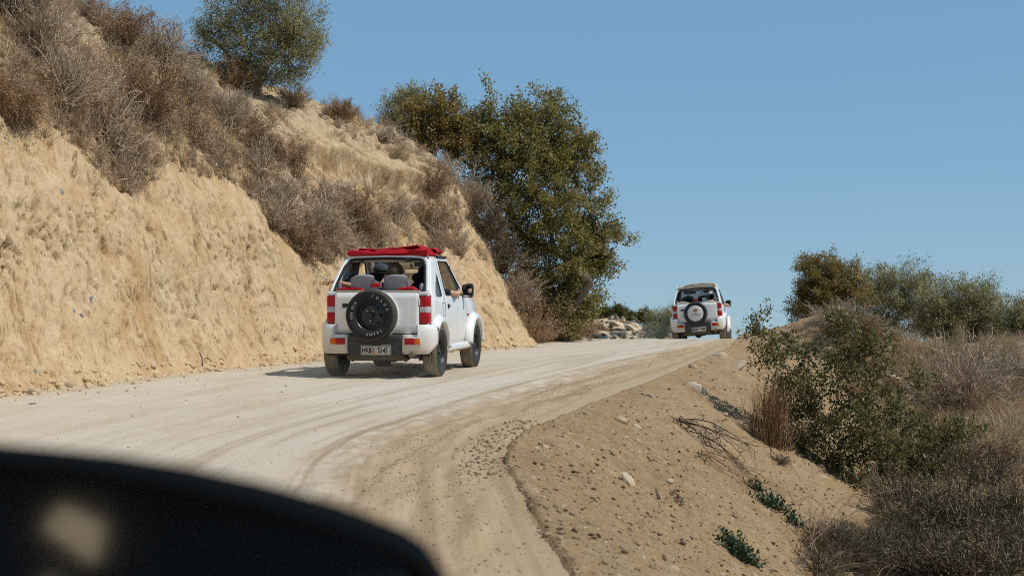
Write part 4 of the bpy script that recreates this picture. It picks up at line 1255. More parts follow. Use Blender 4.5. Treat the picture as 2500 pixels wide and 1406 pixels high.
    text_mesh('plate_letters', t1, .098, M['ink'], pt, face_back(-.104 + ox, -.574, .371), .70, .001, .0022)
    text_mesh('plate_digits', t2, .098, M['ink'], pt, face_back(.112 + ox * .8, -.574, .371), .71, .001, .0022)
    if far:
        bx('blue_band', (-.172, -.5735, .375), (.035, .003, .112), M['blue'], pt, 0)
        m = MB(); m.ell((.008, -.5735, .395), (.012, .002, .012)); m.ell((.008, -.5735, .355), (.010, .002, .014)); m.build('plate_sticker', M['grey_s'], pt)
    else:
        m = MB(); m.ell((-.012, -.5735, .397), (.013, .002, .013)); m.ell((-.012, -.5735, .374), (.008, .002, .008)); m.build('plate_sticker', M['grey_s'], pt)
        m = MB(); m.ell((-.012, -.5735, .347), (.019, .002, .019)); m.build('orange_sticker', M['orange_s'], pt)
    # spare wheel
    sx, sz = -.035, .83
    SM = Matrix.Translation((sx, -.575, sz)) @ Matrix.Rotation(R_(-90), 4, 'Z')
    sp = wheel(car, SM, 'spare_wheel', not far, far)
    m = MB(); m.lathe([(.0, .02), (.12, .02), (.10, .08)], 20, Matrix.Translation((sx, -.47, sz)) @ Matrix.Rotation(R_(-90), 4, 'Z')); m.build('carrier', PL, sp)
    if not far:
        for w_, a0, a1 in (('FULDA', 9, 72), ('TRAMP', 143, 188), ('4X4 MIX', 260, 309)):
            for i, ch in enumerate(w_):
                if ch == ' ': continue
                a = R_(a0 + (a1 - a0) * i / (len(w_) - 1)); r = .247
                text_mesh('letter', ch, .050, M['letter'], sp, face_back(sx + r * math.sin(a), -.678, sz + r * math.cos(a), a), .95, .003, .0008)
        for dx, dz in ((-.042, .055), (.036, .055), (0, -.07)):
            m = MB(); m.ell((sx + dx, -.64, sz + dz), (.010, .008, .010), 10, 6); m.build('bolt', M['chrome'], sp)
        m = MB(); m.lathe([(.345, -.06), (.345, .02), (.33, .02)], 40, Matrix.Translation((sx + .0, -.51, sz - .01)) @ Matrix.Rotation(R_(-90), 4, 'Z')); m.build('backing_ring', M['white'], sp)
    else:
        m = MB(); m.lathe([(0, .112), (.10, .112), (.19, .108), (.205, .104), (.212, .095), (.225, .098), (.232, .085)], 48, SM); cv = m.build('cover_disc', M['silver'], sp, 50)
        m = MB(); m.add([(sx + x, -.6895, sz + z) for x, z in ((-.08, .082), (0, .135), (.085, .082), (0, .034))], [(0, 3, 2, 1)]); m.build('diamond_emblem', M['brown_s'], cv, 0, 0, 2, .002)
        m = MB(); m.tube([(sx - .11, -.690, sz - .028), (sx - .05, -.690, sz - .012), (sx, -.690, sz - .006), (sx + .06, -.690, sz - .012), (sx + .12, -.690, sz - .028)], .004, 5); m.build('emblem_line', M['metal_d'], cv)
        m = MB(); m.box((sx, -.689, sz - .05), (.28, .004, .012)); m.build('emblem_bar', M['letter'], cv)
        m = MB(); m.ell((sx + .005, -.690, sz - .026), (.012, .004, .012)); m.build('lock', M['ink'], cv)
        text_mesh('model_script', 'Jimny', .062, M['ink'], tg, face_back(.42, -.462, .79), 1.15, .002, .001)
    bl = bx('brake_light', (-.025, -.43, 1.222), (.135, .05, .055), M['red_lens'], car, .014)
    m = MB(); m.box((-.025, -.405, 1.225), (.15, .04, .07)); m.box((-.02, -.43, 1.175), (.06, .04, .06)); m.build('light_housing', M['trim'] if not far else PL, bl, 40, .01)
    # rear opening hoop and seal
    hoop = [(-.655, -.33, 1.13), (-.63, -.22, 1.27), (-.585, -.04, 1.47), (-.56, .02, 1.535), (-.52, .045, 1.575), (-.45, .055, 1.592), (0, .055, 1.605), (.45, .055, 1.592), (.52, .045, 1.575), (.56, .02, 1.535), (.585, -.04, 1.47), (.63, -.22, 1.27), (.655, -.33, 1.13)]
    m = MB(); m.tube(hoop, .032, 8); m.build('roof_hoop', W, car)
    m = MB(); m.tube([(x * .945, y - .022, z - .018 * (z > 1.5)) for x, y, z in hoop], .019, 8); m.build('hoop_seal', M['rubber'], car)
    for x in (-.36, .30):
        bx('hoop_clip', (x, .03, 1.555), (.06, .035, .045), PL, car, .006)
    m = MB(); m.box((0, .10, 1.555), (1.02, .06, .05)); m.build('hoop_trim', M['rail'], car, 40, .012)
    # windscreen
    m = MB(); m.box((0, 1.08, 1.595), (1.10, .07, .055)); m.build('windscreen_header', W, car, 40, .012)
    m = MB(); m.box((0, 1.045, 1.585), (1.04, .03, .05)); m.build('header_trim', M['trim'], car, 40, .01)
    for s in (1, -1):
        bx('sun_visor', (s * .29, 1.09, 1.545), (.36, .02, .12), M['trim'], car, .01)
    m = MB(); m.add([(-.645, 1.71, 1.09), (.645, 1.71, 1.09), (.535, 1.11, 1.575), (-.535, 1.11, 1.575)], [(0, 1, 2, 3)]); m.build('windscreen', M['glass'], car, 0)
    rm = MB(); rm.box((.05, 1.20, 1.425), (.215, .03, .075)); rv = rm.build('rear_view_mirror', PL, car, 40, .014)
    m = MB(); m.box((.05, 1.183, 1.425), (.19, .004, .055)); m.build('mirror_glass', M['mirror'], rv, 0)
    m = MB(); m.tube([(.05, 1.20, 1.46), (.04, 1.17, 1.53)], .012, 6); m.build('mirror_stem', PL, rv)
    # bonnet, front, dash
    m = MB(); secs = []
    for y, z, w in ((1.71, 1.085, .70), (1.9, 1.07, .70), (2.3, 1.02, .685), (2.65, .965, .655), (2.78, .91, .63), (2.81, .85, .625), (2.81, .55, .62)):
        secs.append([(w * t, y + .03 * (1 - t * t) * (y > 2.6), z + .035 * (1 - abs(t) ** 3) * (z > .9)) for t in np.linspace(-1, 1, 13)])
    m.loft(secs, False); m.build('bonnet', W, car, 40, 0, 2, .02)
    bx('front_bumper', (0, 2.82, .47), (1.50, .18, .24), W, car, .05)
    for s in (1, -1):
        m = MB(); m.lathe([(0, .03), (.07, .025), (.09, 0)], 20, Matrix.Translation((s * .46, 2.83, .74)) @ Matrix.Rotation(R_(90), 4, 'Z')); m.build('headlight', M['clear_lens'], car)
    bx('dashboard', (0, 1.60, .97), (1.28, .26, .20), M['dark_int'], car, .04)
    m = MB(); m.lathe([(.165, -.012), (.18, 0), (.165, .012), (.155, 0)], 28, Matrix.Translation((-.33, 1.30, 1.02)) @ Matrix.Rotation(R_(90), 4, 'Z') @ Matrix.Rotation(R_(25), 4, 'Y'), True)
    m.tube([(-.33, 1.30, 1.02), (-.33, 1.5, .95)], .03, 8); m.tube([(-.48, 1.30, 1.02), (-.18, 1.30, 1.02)], .015, 6); m.build('steering_wheel', M['plastic'], car)
    # seats
    def seat(x, y, z0, z1, wb, wt, mat, hole=False, th=.12, cush=True):
        o_ = rnd([(-wb / 2, z0), (-wb / 2 * 1.02, z0 + (z1 - z0) * .45), (-wt / 2, z1 - .015), (-wt / 4, z1), (wt / 4, z1), (wt / 2, z1 - .015), (wb / 2 * 1.02, z0 + (z1 - z0) * .45), (wb / 2, z0)], .07, 4)
        hl = [rnd([(-wt * .27, z1 - .20), (-wt * .25, z1 - .065), (wt * .25, z1 - .065), (wt * .27, z1 - .20)], .03)] if hole else []
        lean = lambda z: y - (z - z0) * .18
        p = panel(o_, hl, lambda u, z: (x + u, lean(z) - th / 2 + .03 * (2 * u / wb) ** 2, z), .05)
        so = p.build('seat_back', mat, car, 50, 0, 2, th, 1)
        md = so.modifiers.new('b', 'BEVEL'); md.width = .03; md.segments = 3; md.limit_method = 'ANGLE'
        if cush: bx('seat_cushion', (x, y + .24, z0 + .02), (wb, .46, .16), mat, so, .05)
        return so
    rmat, fmat = (M['seat_dark'], M['seat_dark']) if far else (M['seat_grey'], M['seat_dark'])
    for x in (-.235, .215): seat(x, -.06, .72, 1.365, .30, .25, rmat, far)
    for x in (-.31, .34):
        so = seat(x, .62, .62, 1.25, .44, .34, fmat)
        m = MB(); m.ell((x, .52, 1.325), (.12, .05, .075), 16, 10); m.tube([(x - .05, .53, 1.22), (x - .05, .525, 1.32)], .008, 6); m.tube([(x + .05, .53, 1.22), (x + .05, .525, 1.32)], .008, 6); m.build('headrest', fmat, so, 60)
    m = MB(); m.tube([(.56, -.28, 1.13), (.56, -.28, 1.215), (.56, -.275, 1.245)], [.032, .032, .020], 12); m.build('belt_guide', M['seat_grey'], car)
    m = MB(); m.tube([(-.56, -.28, 1.13), (-.56, -.28, 1.215), (-.56, -.275, 1.245)], [.03, .03, .018], 12); m.build('belt_guide', M['trim'], car)
    for s in (1, -1):
        m = MB(); m.loft([[(s * .57, -.30, 1.12), (s * .615, -.30, 1.12)], [(s * .60, .0, 1.22), (s * .64, .0, 1.22)], [(s * .58, .38, 1.36), (s * .61, .38, 1.36)]], False); m.build('seat_belt', PL, car, 40, 0, 2, .006)
    # folded soft top lying across the roof
    cl = M['beige_cloth'] if far else M['red_cloth']
    r = rs(7 if far else 6)
    def fold(xs, y0, y1, z0, hfun, nm, par, amp=.012, seed=1):
        q = rs(seed); secs = []
        for x in xs:
            h = hfun(x); w = (y1 - y0)
            pr_ = [(0.02, .0), (-.01, h * .3), (.0, h * .7), (.04, h * .96), (.18, h), (.45, h * .93), (.75, h * .9), (.97, h * .72), (1.0, h * .3), (.97, 0)]
            secs.append([(x + q.normal() * amp * .4, y0 + u * w + q.normal() * amp * .5, z0 + v + q.normal() * amp * (.35 if v > 0 else 0)) for u, v in pr_])
        m = MB(); m.loft(secs); return m.build(nm, cl, par, 32)
    if not far:
        top = fold(np.linspace(-.535, .56, 11), .01, .62, 1.618, lambda x: .062 + .052 * (x + .53) + .012 * math.sin(x * 9), 'folded_top', car, .022, 3)
        m = MB(); m.loft([[(-.44, .10, 1.685), (-.44, .50, 1.685)], [(-.42, .16, 1.725), (-.40, .45, 1.72)], [(-.12, .14, 1.708), (-.12, .5, 1.70)]], False); m.build('fold', cl, top, 50, 0, 2, .012)
        m = MB(); m.loft([[(-.30, .05, 1.70), (-.30, .5, 1.69)], [(.10, .02, 1.722), (.10, .5, 1.71)], [(.34, .02, 1.752), (.36, .5, 1.735)], [(.42, .02, 1.765), (.44, .4, 1.75)], [(.50, .04, 1.705), (.54, .40, 1.70)], [(.585, .08, 1.625), (.60, .42, 1.63)]], False); m.build('fold', cl, top, 50, 0, 2, .014)
        m = MB(); m.loft([[(.43, .28, 1.70), (.46, .70, 1.70)], [(.56, .34, 1.728), (.57, .72, 1.72)], [(.61, .40, 1.69), (.62, .74, 1.68)], [(.56, .38, 1.655), (.57, .72, 1.65)]], False); m.build('fold', cl, top, 50, 0, 2, .012)
        m = MB(); m.loft([[(.565, .42, 1.63), (.565, 1.0, 1.63), (.555, 1.0, 1.60), (.55, .42, 1.60)], [(.60, .42, 1.625), (.60, 1.0, 1.625), (.60, 1.0, 1.60), (.60, .42, 1.60)]]); m.build('top_edge', PL, top)
    else:
        top = fold(np.linspace(-.555, .56, 15), .0, .55, 1.618, lambda x: .055 + .028 * math.cos((x - .15) * 2.6) + .008 * math.sin(x * 12), 'folded_top', car, .02, 4)
        m = MB(); m.loft([[(-.5, .0, 1.66), (-.5, .4, 1.66)], [(-.15, -.01, 1.715), (-.1, .4, 1.70)], [(.2, -.012, 1.728), (.2, .4, 1.71)], [(.55, -.01, 1.70), (.55, .4, 1.69)]], False); m.build('fold', cl, top, 50, 0, 2, .014)
    # loose cloth tucked behind the seats, over the bed rail
    for (x0, x1, hz) in ((-.60, -.20, .05), (.22, .52, .045)):
        secs = []
        for i, x in enumerate(np.linspace(x0, x1, 9)):
            h = hz * math.sin(PI * (i + .4) / 9) * r.uniform(.6, 1.3) + .012
            secs.append([(x, -.36, 1.140), (x, -.345, 1.15 + h * .7), (x, -.27, 1.15 + h), (x, -.18, 1.14 + h * .5), (x, -.15, 1.10)])
        m = MB(); m.loft(secs, False); m.build('tucked_cloth', cl, car, 50, 0, 2, .01)
    return car

CARM = TILT @ Matrix.Translation((-1.69, 19.1, -1.185)) @ Matrix.Rotation(R_(-10.4), 4, 'Z')
near = make_jeep(CARM, 'near white open jeep with a red folded top and black spare tyre', False)
FARM = TILT @ Matrix.Translation((5.46, 41.2, -1.585)) @ Matrix.Rotation(R_(-11.5), 4, 'Z') @ Matrix.Rotation(R_(-4.3), 4, 'Y') @ Matrix.Rotation(R_(-3.2), 4, 'X')
farj = make_jeep(FARM, 'farther white jeep with a beige folded top, cresting the road', True)

# ------------------------------------------------------------------ people: one continuous body each
M['skin'] = plain('skin', (.52, .30, .20), .55, .35, 0, .12, 14)
M['hair_brown'] = plain('brown_hair', (.10, .058, .032), .6, .35, 0, .5, 60)
M['hair_black'] = plain('black_hair', (.012, .011, .012), .55, .35, 0, .4, 60)
M['shirt_navy'] = plain('navy_shirt', (.018, .028, .055), .85, .2, 0, .3, 16)
M['shirt_black'] = plain('charcoal_shirt', (.025, .03, .034), .85, .2, 0, .25, 16)
M['shirt_teal'] = plain('dark_teal_shirt', (.014, .028, .033), .85, .2, 0, .25, 16)
M['trousers'] = plain('dark_trousers', (.03, .035, .05), .85, .2, 0, .2, 16)
M['cap_grey'] = plain('grey_cap', (.055, .062, .078), .85, .2, 0, .2, 30)
M['cap_pale'] = plain('pale_cap', (.55, .54, .52), .85, .2, 0, .1, 30)
M['eye_w'] = plain('eye_white', (.7, .68, .65), .3, .5)

def arm_caps(sh, el, wr, hand_dir, palm_n, sgn):
    """upper arm, forearm, palm and five bent fingers as (a, b, ra, rb, tag)"""
    sh, el, wr = Vector(sh), Vector(el), Vector(wr)
    hd = Vector(hand_dir).normalized(); pn = Vector(palm_n).normalized(); sd = hd.cross(pn).normalized() * sgn
    mid = sh.lerp(el, .55)
    out = [(sh, mid, .058, .052, 'shirt'), (mid, el, .045, .038, 'skin'), (el, el.lerp(wr, .35), .039, .041, 'skin'), (el.lerp(wr, .35), wr, .041, .027, 'skin')]
    out += [(wr, wr + hd * .03, .027, .028, 'skin'), (wr + hd * .03 + sd * .018, wr + hd * .085 + sd * .028, .019, .016, 'skin'), (wr + hd * .03 - sd * .018, wr + hd * .08 - sd * .028, .019, .015, 'skin'), (wr + hd * .03, wr + hd * .088, .020, .017, 'skin')]
    for k, (o, ln) in enumerate(((.031, .072), (.011, .082), (-.011, .076), (-.031, .060))):
        p0 = wr + hd * .085 + sd * o; d1 = (hd + pn * .45).normalized(); d2 = (hd * .35 + pn).normalized(); d3 = (hd * -.35 + pn).normalized()
        p1 = p0 + d1 * ln * .45; p2 = p1 + d2 * ln * .33; p3 = p2 + d3 * ln * .25
        out += [(p0, p1, .0095, .0088, 'skin'), (p1, p2, .0088, .008, 'skin'), (p2, p3, .008, .007, 'skin')]
    t0 = wr + hd * .03 + sd * .026; t1 = t0 + (hd * .55 + sd * .7 + pn * .35).normalized() * .042; t2 = t1 + (hd * .8 + pn * .6).normalized() * .032
    out += [(t0, t1, .013, .0105, 'skin'), (t1, t2, .0105, .0085, 'skin')]
    return out

def person(label, mat4, arms, shirt, hair, group, headyaw=0, lean=0, cap=None, glasses=False, fat=1.0):
    """seated: hip at the origin, facing +y"""
    root = empty('person', mat4, label, 'person', group)
    HM = Matrix.Translation((0, .02 + lean * .7, .71)) @ Matrix.Rotation(headyaw, 4, 'Z')
    nk = Vector((0, -.02 + lean * .55, .56)); ch = Vector((0, -.03 + lean * .35, .40))
    cp = [(Vector((0, 0, .06)), Vector((0, -.03 + lean * .15, .22)), .135 * fat, .13 * fat, 'shirt'), (Vector((-.075, 0, .22)), ch + Vector((-.085, 0, .02)), .115 * fat, .115 * fat, 'shirt'),
          (Vector((.075, 0, .22)), ch + Vector((.085, 0, .02)), .115 * fat, .115 * fat, 'shirt'), (ch + Vector((-.15, 0, .09)), ch + Vector((.15, 0, .09)), .068, .068, 'shirt'),
          (ch + Vector((-.10, -.0, .12)), nk, .06, .052, 'shirt'), (ch + Vector((.10, -.0, .12)), nk, .06, .052, 'shirt'),
          (nk + Vector((0, 0, -.03)), HM @ Vector((0, -.02, -.03)), .056, .054, 'skin')]
    for s in (1, -1):
        cp += [(Vector((s * .09, 0, .02)), Vector((s * .14, .42, .08)), .085, .06, 'leg'), (Vector((s * .14, .42, .08)), Vector((s * .14, .50, -.12)), .058, .048, 'leg'), (Vector((s * .14, .50, -.12)), Vector((s * .14, .56, -.16)), .045, .04, 'leg')]
    for a in arms: cp += arm_caps(*a)
    h = lambda x, y, z: HM @ Vector((x, y, z))
    cp += [(h(0, -.015, .055), h(0, .01, .05), .088, .084, 'skin'), (h(0, .02, .0), h(0, .045, -.055), .068, .05, 'skin'), (h(0, .05, -.07), h(0, .065, -.075), .032, .028, 'skin'),
           (h(0, .092, .03), h(0, .112, -.005), .010, .014, 'skin'), (h(.022, .092, -.038), h(-.022, .092, -.038), .010, .010, 'skin'),
           (h(.076, -.005, .03), h(.084, -.015, -.015), .013, .010, 'skin'), (h(-.076, -.005, .03), h(-.084, -.015, -.015), .013, .010, 'skin')]
    m = MB()
    for a, b, ra, rb, tg in cp:
        a, b = Vector(a), Vector(b); t = (b - a); L = max(t.length, 1e-4); t = t.normalized()
        q = Vector((0, 0, 1)).rotation_difference(t).to_matrix()
        n = 14; secs = []
        for k in range(6): al = PI / 2 * (1 - k / 5 * .98); secs.append((-ra * math.sin(al), ra * math.cos(al)))
        for k in range(6): al = PI / 2 * (k / 5 * .98 + .02 * (k == 0)); secs.append((L + rb * math.sin(al), rb * math.cos(al)))
        m.loft([[a + q @ Vector((r_ * math.cos(2 * PI * j / n), r_ * math.sin(2 * PI * j / n), z)) for j in range(n)] for z, r_ in secs])
    o = m.build('body', [M['skin'], shirt, M['trousers']], root)
    md = o.modifiers.new('r', 'REMESH'); md.mode = 'VOXEL'; md.voxel_size = .0072
    ms = o.modifiers.new('m', 'SMOOTH'); ms.iterations = 4; ms.factor = .5
    bpy.context.view_layer.update()
    me = bpy.data.meshes.new_from_object(o.evaluated_get(bpy.context.evaluated_depsgraph_get()))
    o.modifiers.clear(); old = o.data; o.data = me; me.name = 'body'; bpy.data.meshes.remove(old)
    n = len(me.polygons); me.polygons.foreach_set('use_smooth', [True] * n)
    C = np.zeros(n * 3); me.polygons.foreach_get('center', C); C = C.reshape(-1, 3)
    best = np.full(n, 9.); mi = np.zeros(n, int)
    for a, b, ra, rb, tg in cp:
        a, b = np.array(a), np.array(b); ab = b - a; t = np.clip(((C - a) @ ab) / max(1e-6, ab @ ab), 0, 1)
        d = np.linalg.norm(C - a - t[:, None] * ab, axis=1) - (ra + (rb - ra) * t)
        u = d < best; best[u] = d[u]; mi[u] = {'skin': 0, 'shirt': 1, 'leg': 2}[tg]
    me.materials.clear()
    for q in (M['skin'], shirt, M['trousers']): me.materials.append(q)
    me.polygons.foreach_set('material_index', mi.astype(np.int32))
    # hair: a shell over the skull, open at the face
    hm = MB(); n1, n2 = 26, 14; vs = []; fs = []; r = rs(len(label))
    for i in range(n2 + 1):
        th = (PI * .72) * i / n2
        for j in range(n1):
            a = 2 * PI * j / n1; front = max(0, math.sin(a)) ** 1.5
            t2 = th * (1 - .50 * front)
            k = 1 + .025 * r.normal() * (i > 0)
            vs.append(tuple(h(.094 * k * math.sin(t2) * math.cos(a), -.008 + .112 * k * math.sin(t2) * math.sin(a), .045 + .107 * k * math.cos(t2))))
    for i in range(n2):
        for j in range(n1): fs.append((i * n1 + j, i * n1 + (j + 1) % n1, (i + 1) * n1 + (j + 1) % n1, (i + 1) * n1 + j))
    hm.add(vs, fs); hm.build('hair', hair, root, 70, 0, 2, .012, 0)
    for s in (1, -1):
        e = MB(); e.ell(tuple(h(s * .032, .083, .035)), (.013, .010, .010), 10, 8); e.build('eye', M['eye_w'], root)
    if cap:
        cm = MB(); secs = []
        for i in range(9):
            th = PI * .5 * i / 8 * 1.08
            secs.append([tuple(h(.104 * math.sin(th + .02) * math.cos(a), -.004 + .122 * math.sin(th + .02) * math.sin(a), .062 + .105 * math.cos(th))) for a in np.linspace(0, 2 * PI, 24, endpoint=False)])
        cm.loft(secs, True, False)
        co = cm.build('cap', cap, root, 60, 0, 2, .006)
        b = MB(); b.loft([[tuple(h(.085 * math.sin(t), .10 + (.09 * math.cos(t)) * k, .075 - .018 * k + .012 * math.cos(t))) for t in np.linspace(-1.45, 1.45, 11)] for k in (0, .5, 1)], False)
        b.build('brim', cap, co, 60, 0, 2, .005)
    if glasses:
        g = MB(); g.tube([tuple(h(.082, -.01, .04)), tuple(h(.078, .06, .04)), tuple(h(.055, .10, .035))], .005, 6); g.tube([tuple(h(-.082, -.01, .04)), tuple(h(-.078, .06, .04)), tuple(h(-.055, .10, .035))], .005, 6)
        for s in (1, -1): g.ell(tuple(h(s * .034, .102, .034)), (.026, .008, .019), 12, 8)
        g.build('sunglasses', M['ink'], root)
    return root
GN = 'people riding in the near jeep'
L_ = lambda M4, x, y, z: M4 @ Matrix.Translation((x, y, z))
person('driver of the near jeep in a grey cap and dark sunglasses', L_(CARM, -.30, .80, .66),
       [((-.18, -.03, .49), (-.26, .16, .30), (-.16, .40, .40), (.4, 1, .1), (.3, .2, -1), 1), ((.18, -.03, .49), (.25, .18, .30), (.10, .41, .40), (-.4, 1, .1), (-.3, .2, -1), -1)],
       M['shirt_teal'], M['hair_black'], GN, R_(-38), .02, M['cap_grey'], True)
person('brown haired passenger on the back seat, arm stretched to the left rail', L_(CARM, .10, .10, .655),
       [((-.18, -.03, .50), (-.46, -.13, .53), (-.77, -.18, .61), (-1, -.05, .05), (0, -.3, -1), 1), ((.18, -.03, .49), (.24, .16, .28), (.14, .36, .22), (-.3, 1, 0), (0, .2, -1), -1)],
       M['shirt_navy'], M['hair_brown'], GN, R_(-30), .02)
person('front passenger in a charcoal shirt resting a bare arm on the door', L_(CARM, .35, .74, .66),
       [((.18, .0, .49), (.42, .14, .44), (.40, .42, .47), (-.1, 1, .25), (-.6, .3, -.6), -1), ((-.18, -.03, .49), (-.25, .18, .30), (-.12, .38, .24), (.3, 1, 0), (0, .2, -1), 1)],
       M['shirt_black'], M['hair_black'], GN, R_(-12), .04, None, False)
GF = 'people riding in the farther jeep'
person('passenger of the farther jeep in a pale cap, hand out by the mirror', L_(FARM, .36, .74, .64),
       [((.18, .0, .49), (.42, .20, .45), (.46, .46, .43), (.15, 1, .2), (-.6, .3, -.6), -1), ((-.18, -.03, .49), (-.25, .18, .30), (-.12, .38, .24), (.3, 1, 0), (0, .2, -1), 1)],
       M['shirt_black'], M['hair_black'], GF, R_(-35), .03, M['cap_pale'], False)
person('driver of the farther jeep, hidden behind the left seat', L_(FARM, -.31, .76, .58),
       [((-.18, -.03, .49), (-.26, .16, .30), (-.16, .40, .40), (.4, 1, .1), (.3, .2, -1), 1), ((.18, -.03, .49), (.25, .18, .30), (.10, .41, .40), (-.4, 1, .1), (-.3, .2, -1), -1)],
       M['shirt_navy'], M['hair_black'], GF, 0, .02)

# ------------------------------------------------------------------ stones, clods, pebbles
def rock_m(name, c1, c2):
    t = NT(name); o = t.coord(); n = t.noise(o, 7, 5, .65); f = t.noise(o, 50, 3)
    c = t.mix(t.ramp(n, [(.35, 0.), (.65, 1.)]), c1, c2)
    return t.done(c, .92, t.bump(f, .5, .01, t.bump(n, .4, .03)), .15)
M['rock_pale'] = rock_m('pale_rock', (.52, .44, .33), (.42, .33, .22))
M['rock_tan'] = rock_m('tan_rock', (.36, .26, .16), (.46, .35, .23))
M['rock_grey'] = rock_m('grey_rock', (.24, .24, .23), (.34, .32, .29))
M['clod'] = rock_m('earth_clod', (.22, .155, .095), (.36, .265, .165))  # crumb shadow put into the colour, darker than the soil around
def rock_geo(seed, dims, sub=3, lo=.55, hi=.85):
    bm = bmesh.new(); bmesh.ops.create_icosphere(bm, subdivisions=sub, radius=1)
    V = np.array([v.co[:] for v in bm.verts]); F = np.array([[v.index for v in f.verts] for f in bm.faces]); bm.free()
    r = rs(seed)
    for k in range(9):                                          # chop flat facets
        n = unit(r.normal(size=3)); d = r.uniform(lo, hi)
        q = V @ n - d; V = V - np.maximum(0, q)[:, None] * n * .95
    V = V * (1 + .07 * fbm(V * 2 + seed, 3))[:, None] + .02 * fbm(V * 6 + seed, 2)[:, None]
    return V * np.array(dims), F
def rock(u, v, w, h, mat, label, seed, ang=0., thick=.6, lift=.08, grp='rocks on the right slope', name='rock'):
    loc, nor = hit(u, v); s = .5 / FPX * dist_of(loc)
    V, F = rock_geo(seed, (w * s, max(w, h) * s * thick, h * s * 1.15))
    o = mesh_np(name, V, F, M[mat], None, False)
    o.data.polygons.foreach_set('use_smooth', [True] * len(o.data.polygons)); o.data.set_sharp_from_angle(angle=R_(32))
    o.matrix_world = Matrix.Translation(loc + Vector(nor) * (h * s * lift)) @ Matrix.Rotation(ang, 4, 'Y') @ Matrix.Rotation(seed, 4, 'Z') if False else Matrix.Translation(loc + Vector(nor) * (h * s * lift)) @ Matrix.Rotation(ang, 4, 'Y')
    return tag(o, label, 'rock', grp)
for i, q in enumerate([
   (1700, 955, 58, 36, 'rock_pale', 'big pale angular rock sitting alone high on the slope', .45),
   (1518, 1030, 46, 24, 'rock_tan', 'tan rock half buried near the road edge, with a shaded left face', .15),
   (1552, 1043, 34, 20, 'rock_pale', 'small pale rock just right of the tan half buried one', .3),
   (1585, 968, 26, 18, 'rock_pale', 'fist sized pale stone above the tan half buried rock', .2),
   (1760, 872, 40, 26, 'rock_pale', 'pale blocky rock at the far top of the slope beside the road', .3),
   (1800, 900, 24, 46, 'rock_pale', 'pale leaning slab below the blocky rock at the far top', .8),
   (1690, 898, 26, 18, 'rock_tan', 'tan stone on the brink of the road above the big pale rock', .2),
   (1712, 912, 24, 14, 'rock_tan', 'flat tan stone touching the brink, nearest the big pale rock', .1),
   (1555, 1080, 22, 16, 'rock_tan', 'dark sided clump of earth in the middle of the slope', .3),
   (1537, 1185, 34, 62, 'rock_pale', 'long pale slab lying down the slope, largest of the two slabs', -.5),
   (1608, 1218, 16, 52, 'rock_pale', 'narrow pale slab right of the long one', -.25),
   (1635, 1176, 20, 14, 'rock_pale', 'round pale cobble above the narrow slab', .0),
   (1632, 1155, 16, 18, 'rock_tan', 'small stone directly above the round pale cobble', .2),
   (1752, 1048, 32, 24, 'rock_pale', 'pale flat stone right of the dead branches', .5),
   (1768, 1012, 22, 14, 'rock_tan', 'tan stone on the upper right slope above the branches', .3),
   (1580, 1330, 16, 14, 'rock_tan', 'dark pebble like clod near the lower edge of the slope', 0),
   (1445, 1152, 18, 9, 'rock_pale', 'little pale stone near the kink of the road edge', .1),
   (2185, 925, 36, 22, 'rock_pale', 'pale rock behind the dark green young tree on the right', .5),
   (2190, 800, 26, 14, 'rock_pale', 'pale boulder in the gap beside the spoil mound', .2),
   (1925, 812, 22, 16, 'rock_pale', 'pale stone at the left foot of the spoil mound', .2),
   ]):
    rock(q[0], q[1], q[2], q[3], q[4], q[5], 200 + i, q[6])
for i, q in enumerate([
   (80, 986, 20, 8, 'rock_grey', 'dark flat stone on the road at the far left', 0),
   (365, 930, 14, 7, 'rock_tan', 'tan stone on the road under the bank, left of the near jeep', 0),
   (500, 905, 22, 14, 'rock_tan', 'clod at the bank foot below the thin stake', 0),
   (532, 906, 20, 12, 'rock_pale', 'pale clod at the bank foot right of the thin stake', 0),
   (85, 962, 40, 28, 'rock_pale', 'lump of pale earth at the bank foot, far left', .2),
   (170, 940, 54, 26, 'rock_tan', 'shaded lump of fallen earth at the bank foot', .1),
   (222, 732, 14, 22, 'rock_grey', 'grey pebble set in the bare cut, highest of the three', .2),
   (180, 760, 11, 17, 'rock_grey', 'grey pebble set in the bare cut, leftmost of the three', .1),
   (199, 770, 13, 12, 'rock_grey', 'grey pebble set in the bare cut, lowest of the three', .1),
   (150, 470, 18, 16, 'rock_grey', 'grey stone in the cut under the overhanging shrubs', .3),
   (85, 908, 16, 16, 'rock_grey', 'grey stone in the rubble at the far left of the bank', .5),
   (582, 1018, 9, 7, 'rock_tan', 'lone pebble on the pale road before the near jeep', 0)]):
    rock(q[0], q[1], q[2], q[3], q[4], q[5], 300 + i, q[6], .6, .12, 'stones along the bank and road')
sa, sn = hit(496, 888)
m = MB(); m.tube([sa - Vector((0, 0, .12)), sa + Vector((-.01, -.02, .08)), sa + Vector((-.045, -.05, .17))], [.011, .010, .009], 6)
tag(m.build('stake', M['metal_d'], None), 'thin dark stake leaning out of the earth at the bank foot', 'stake')

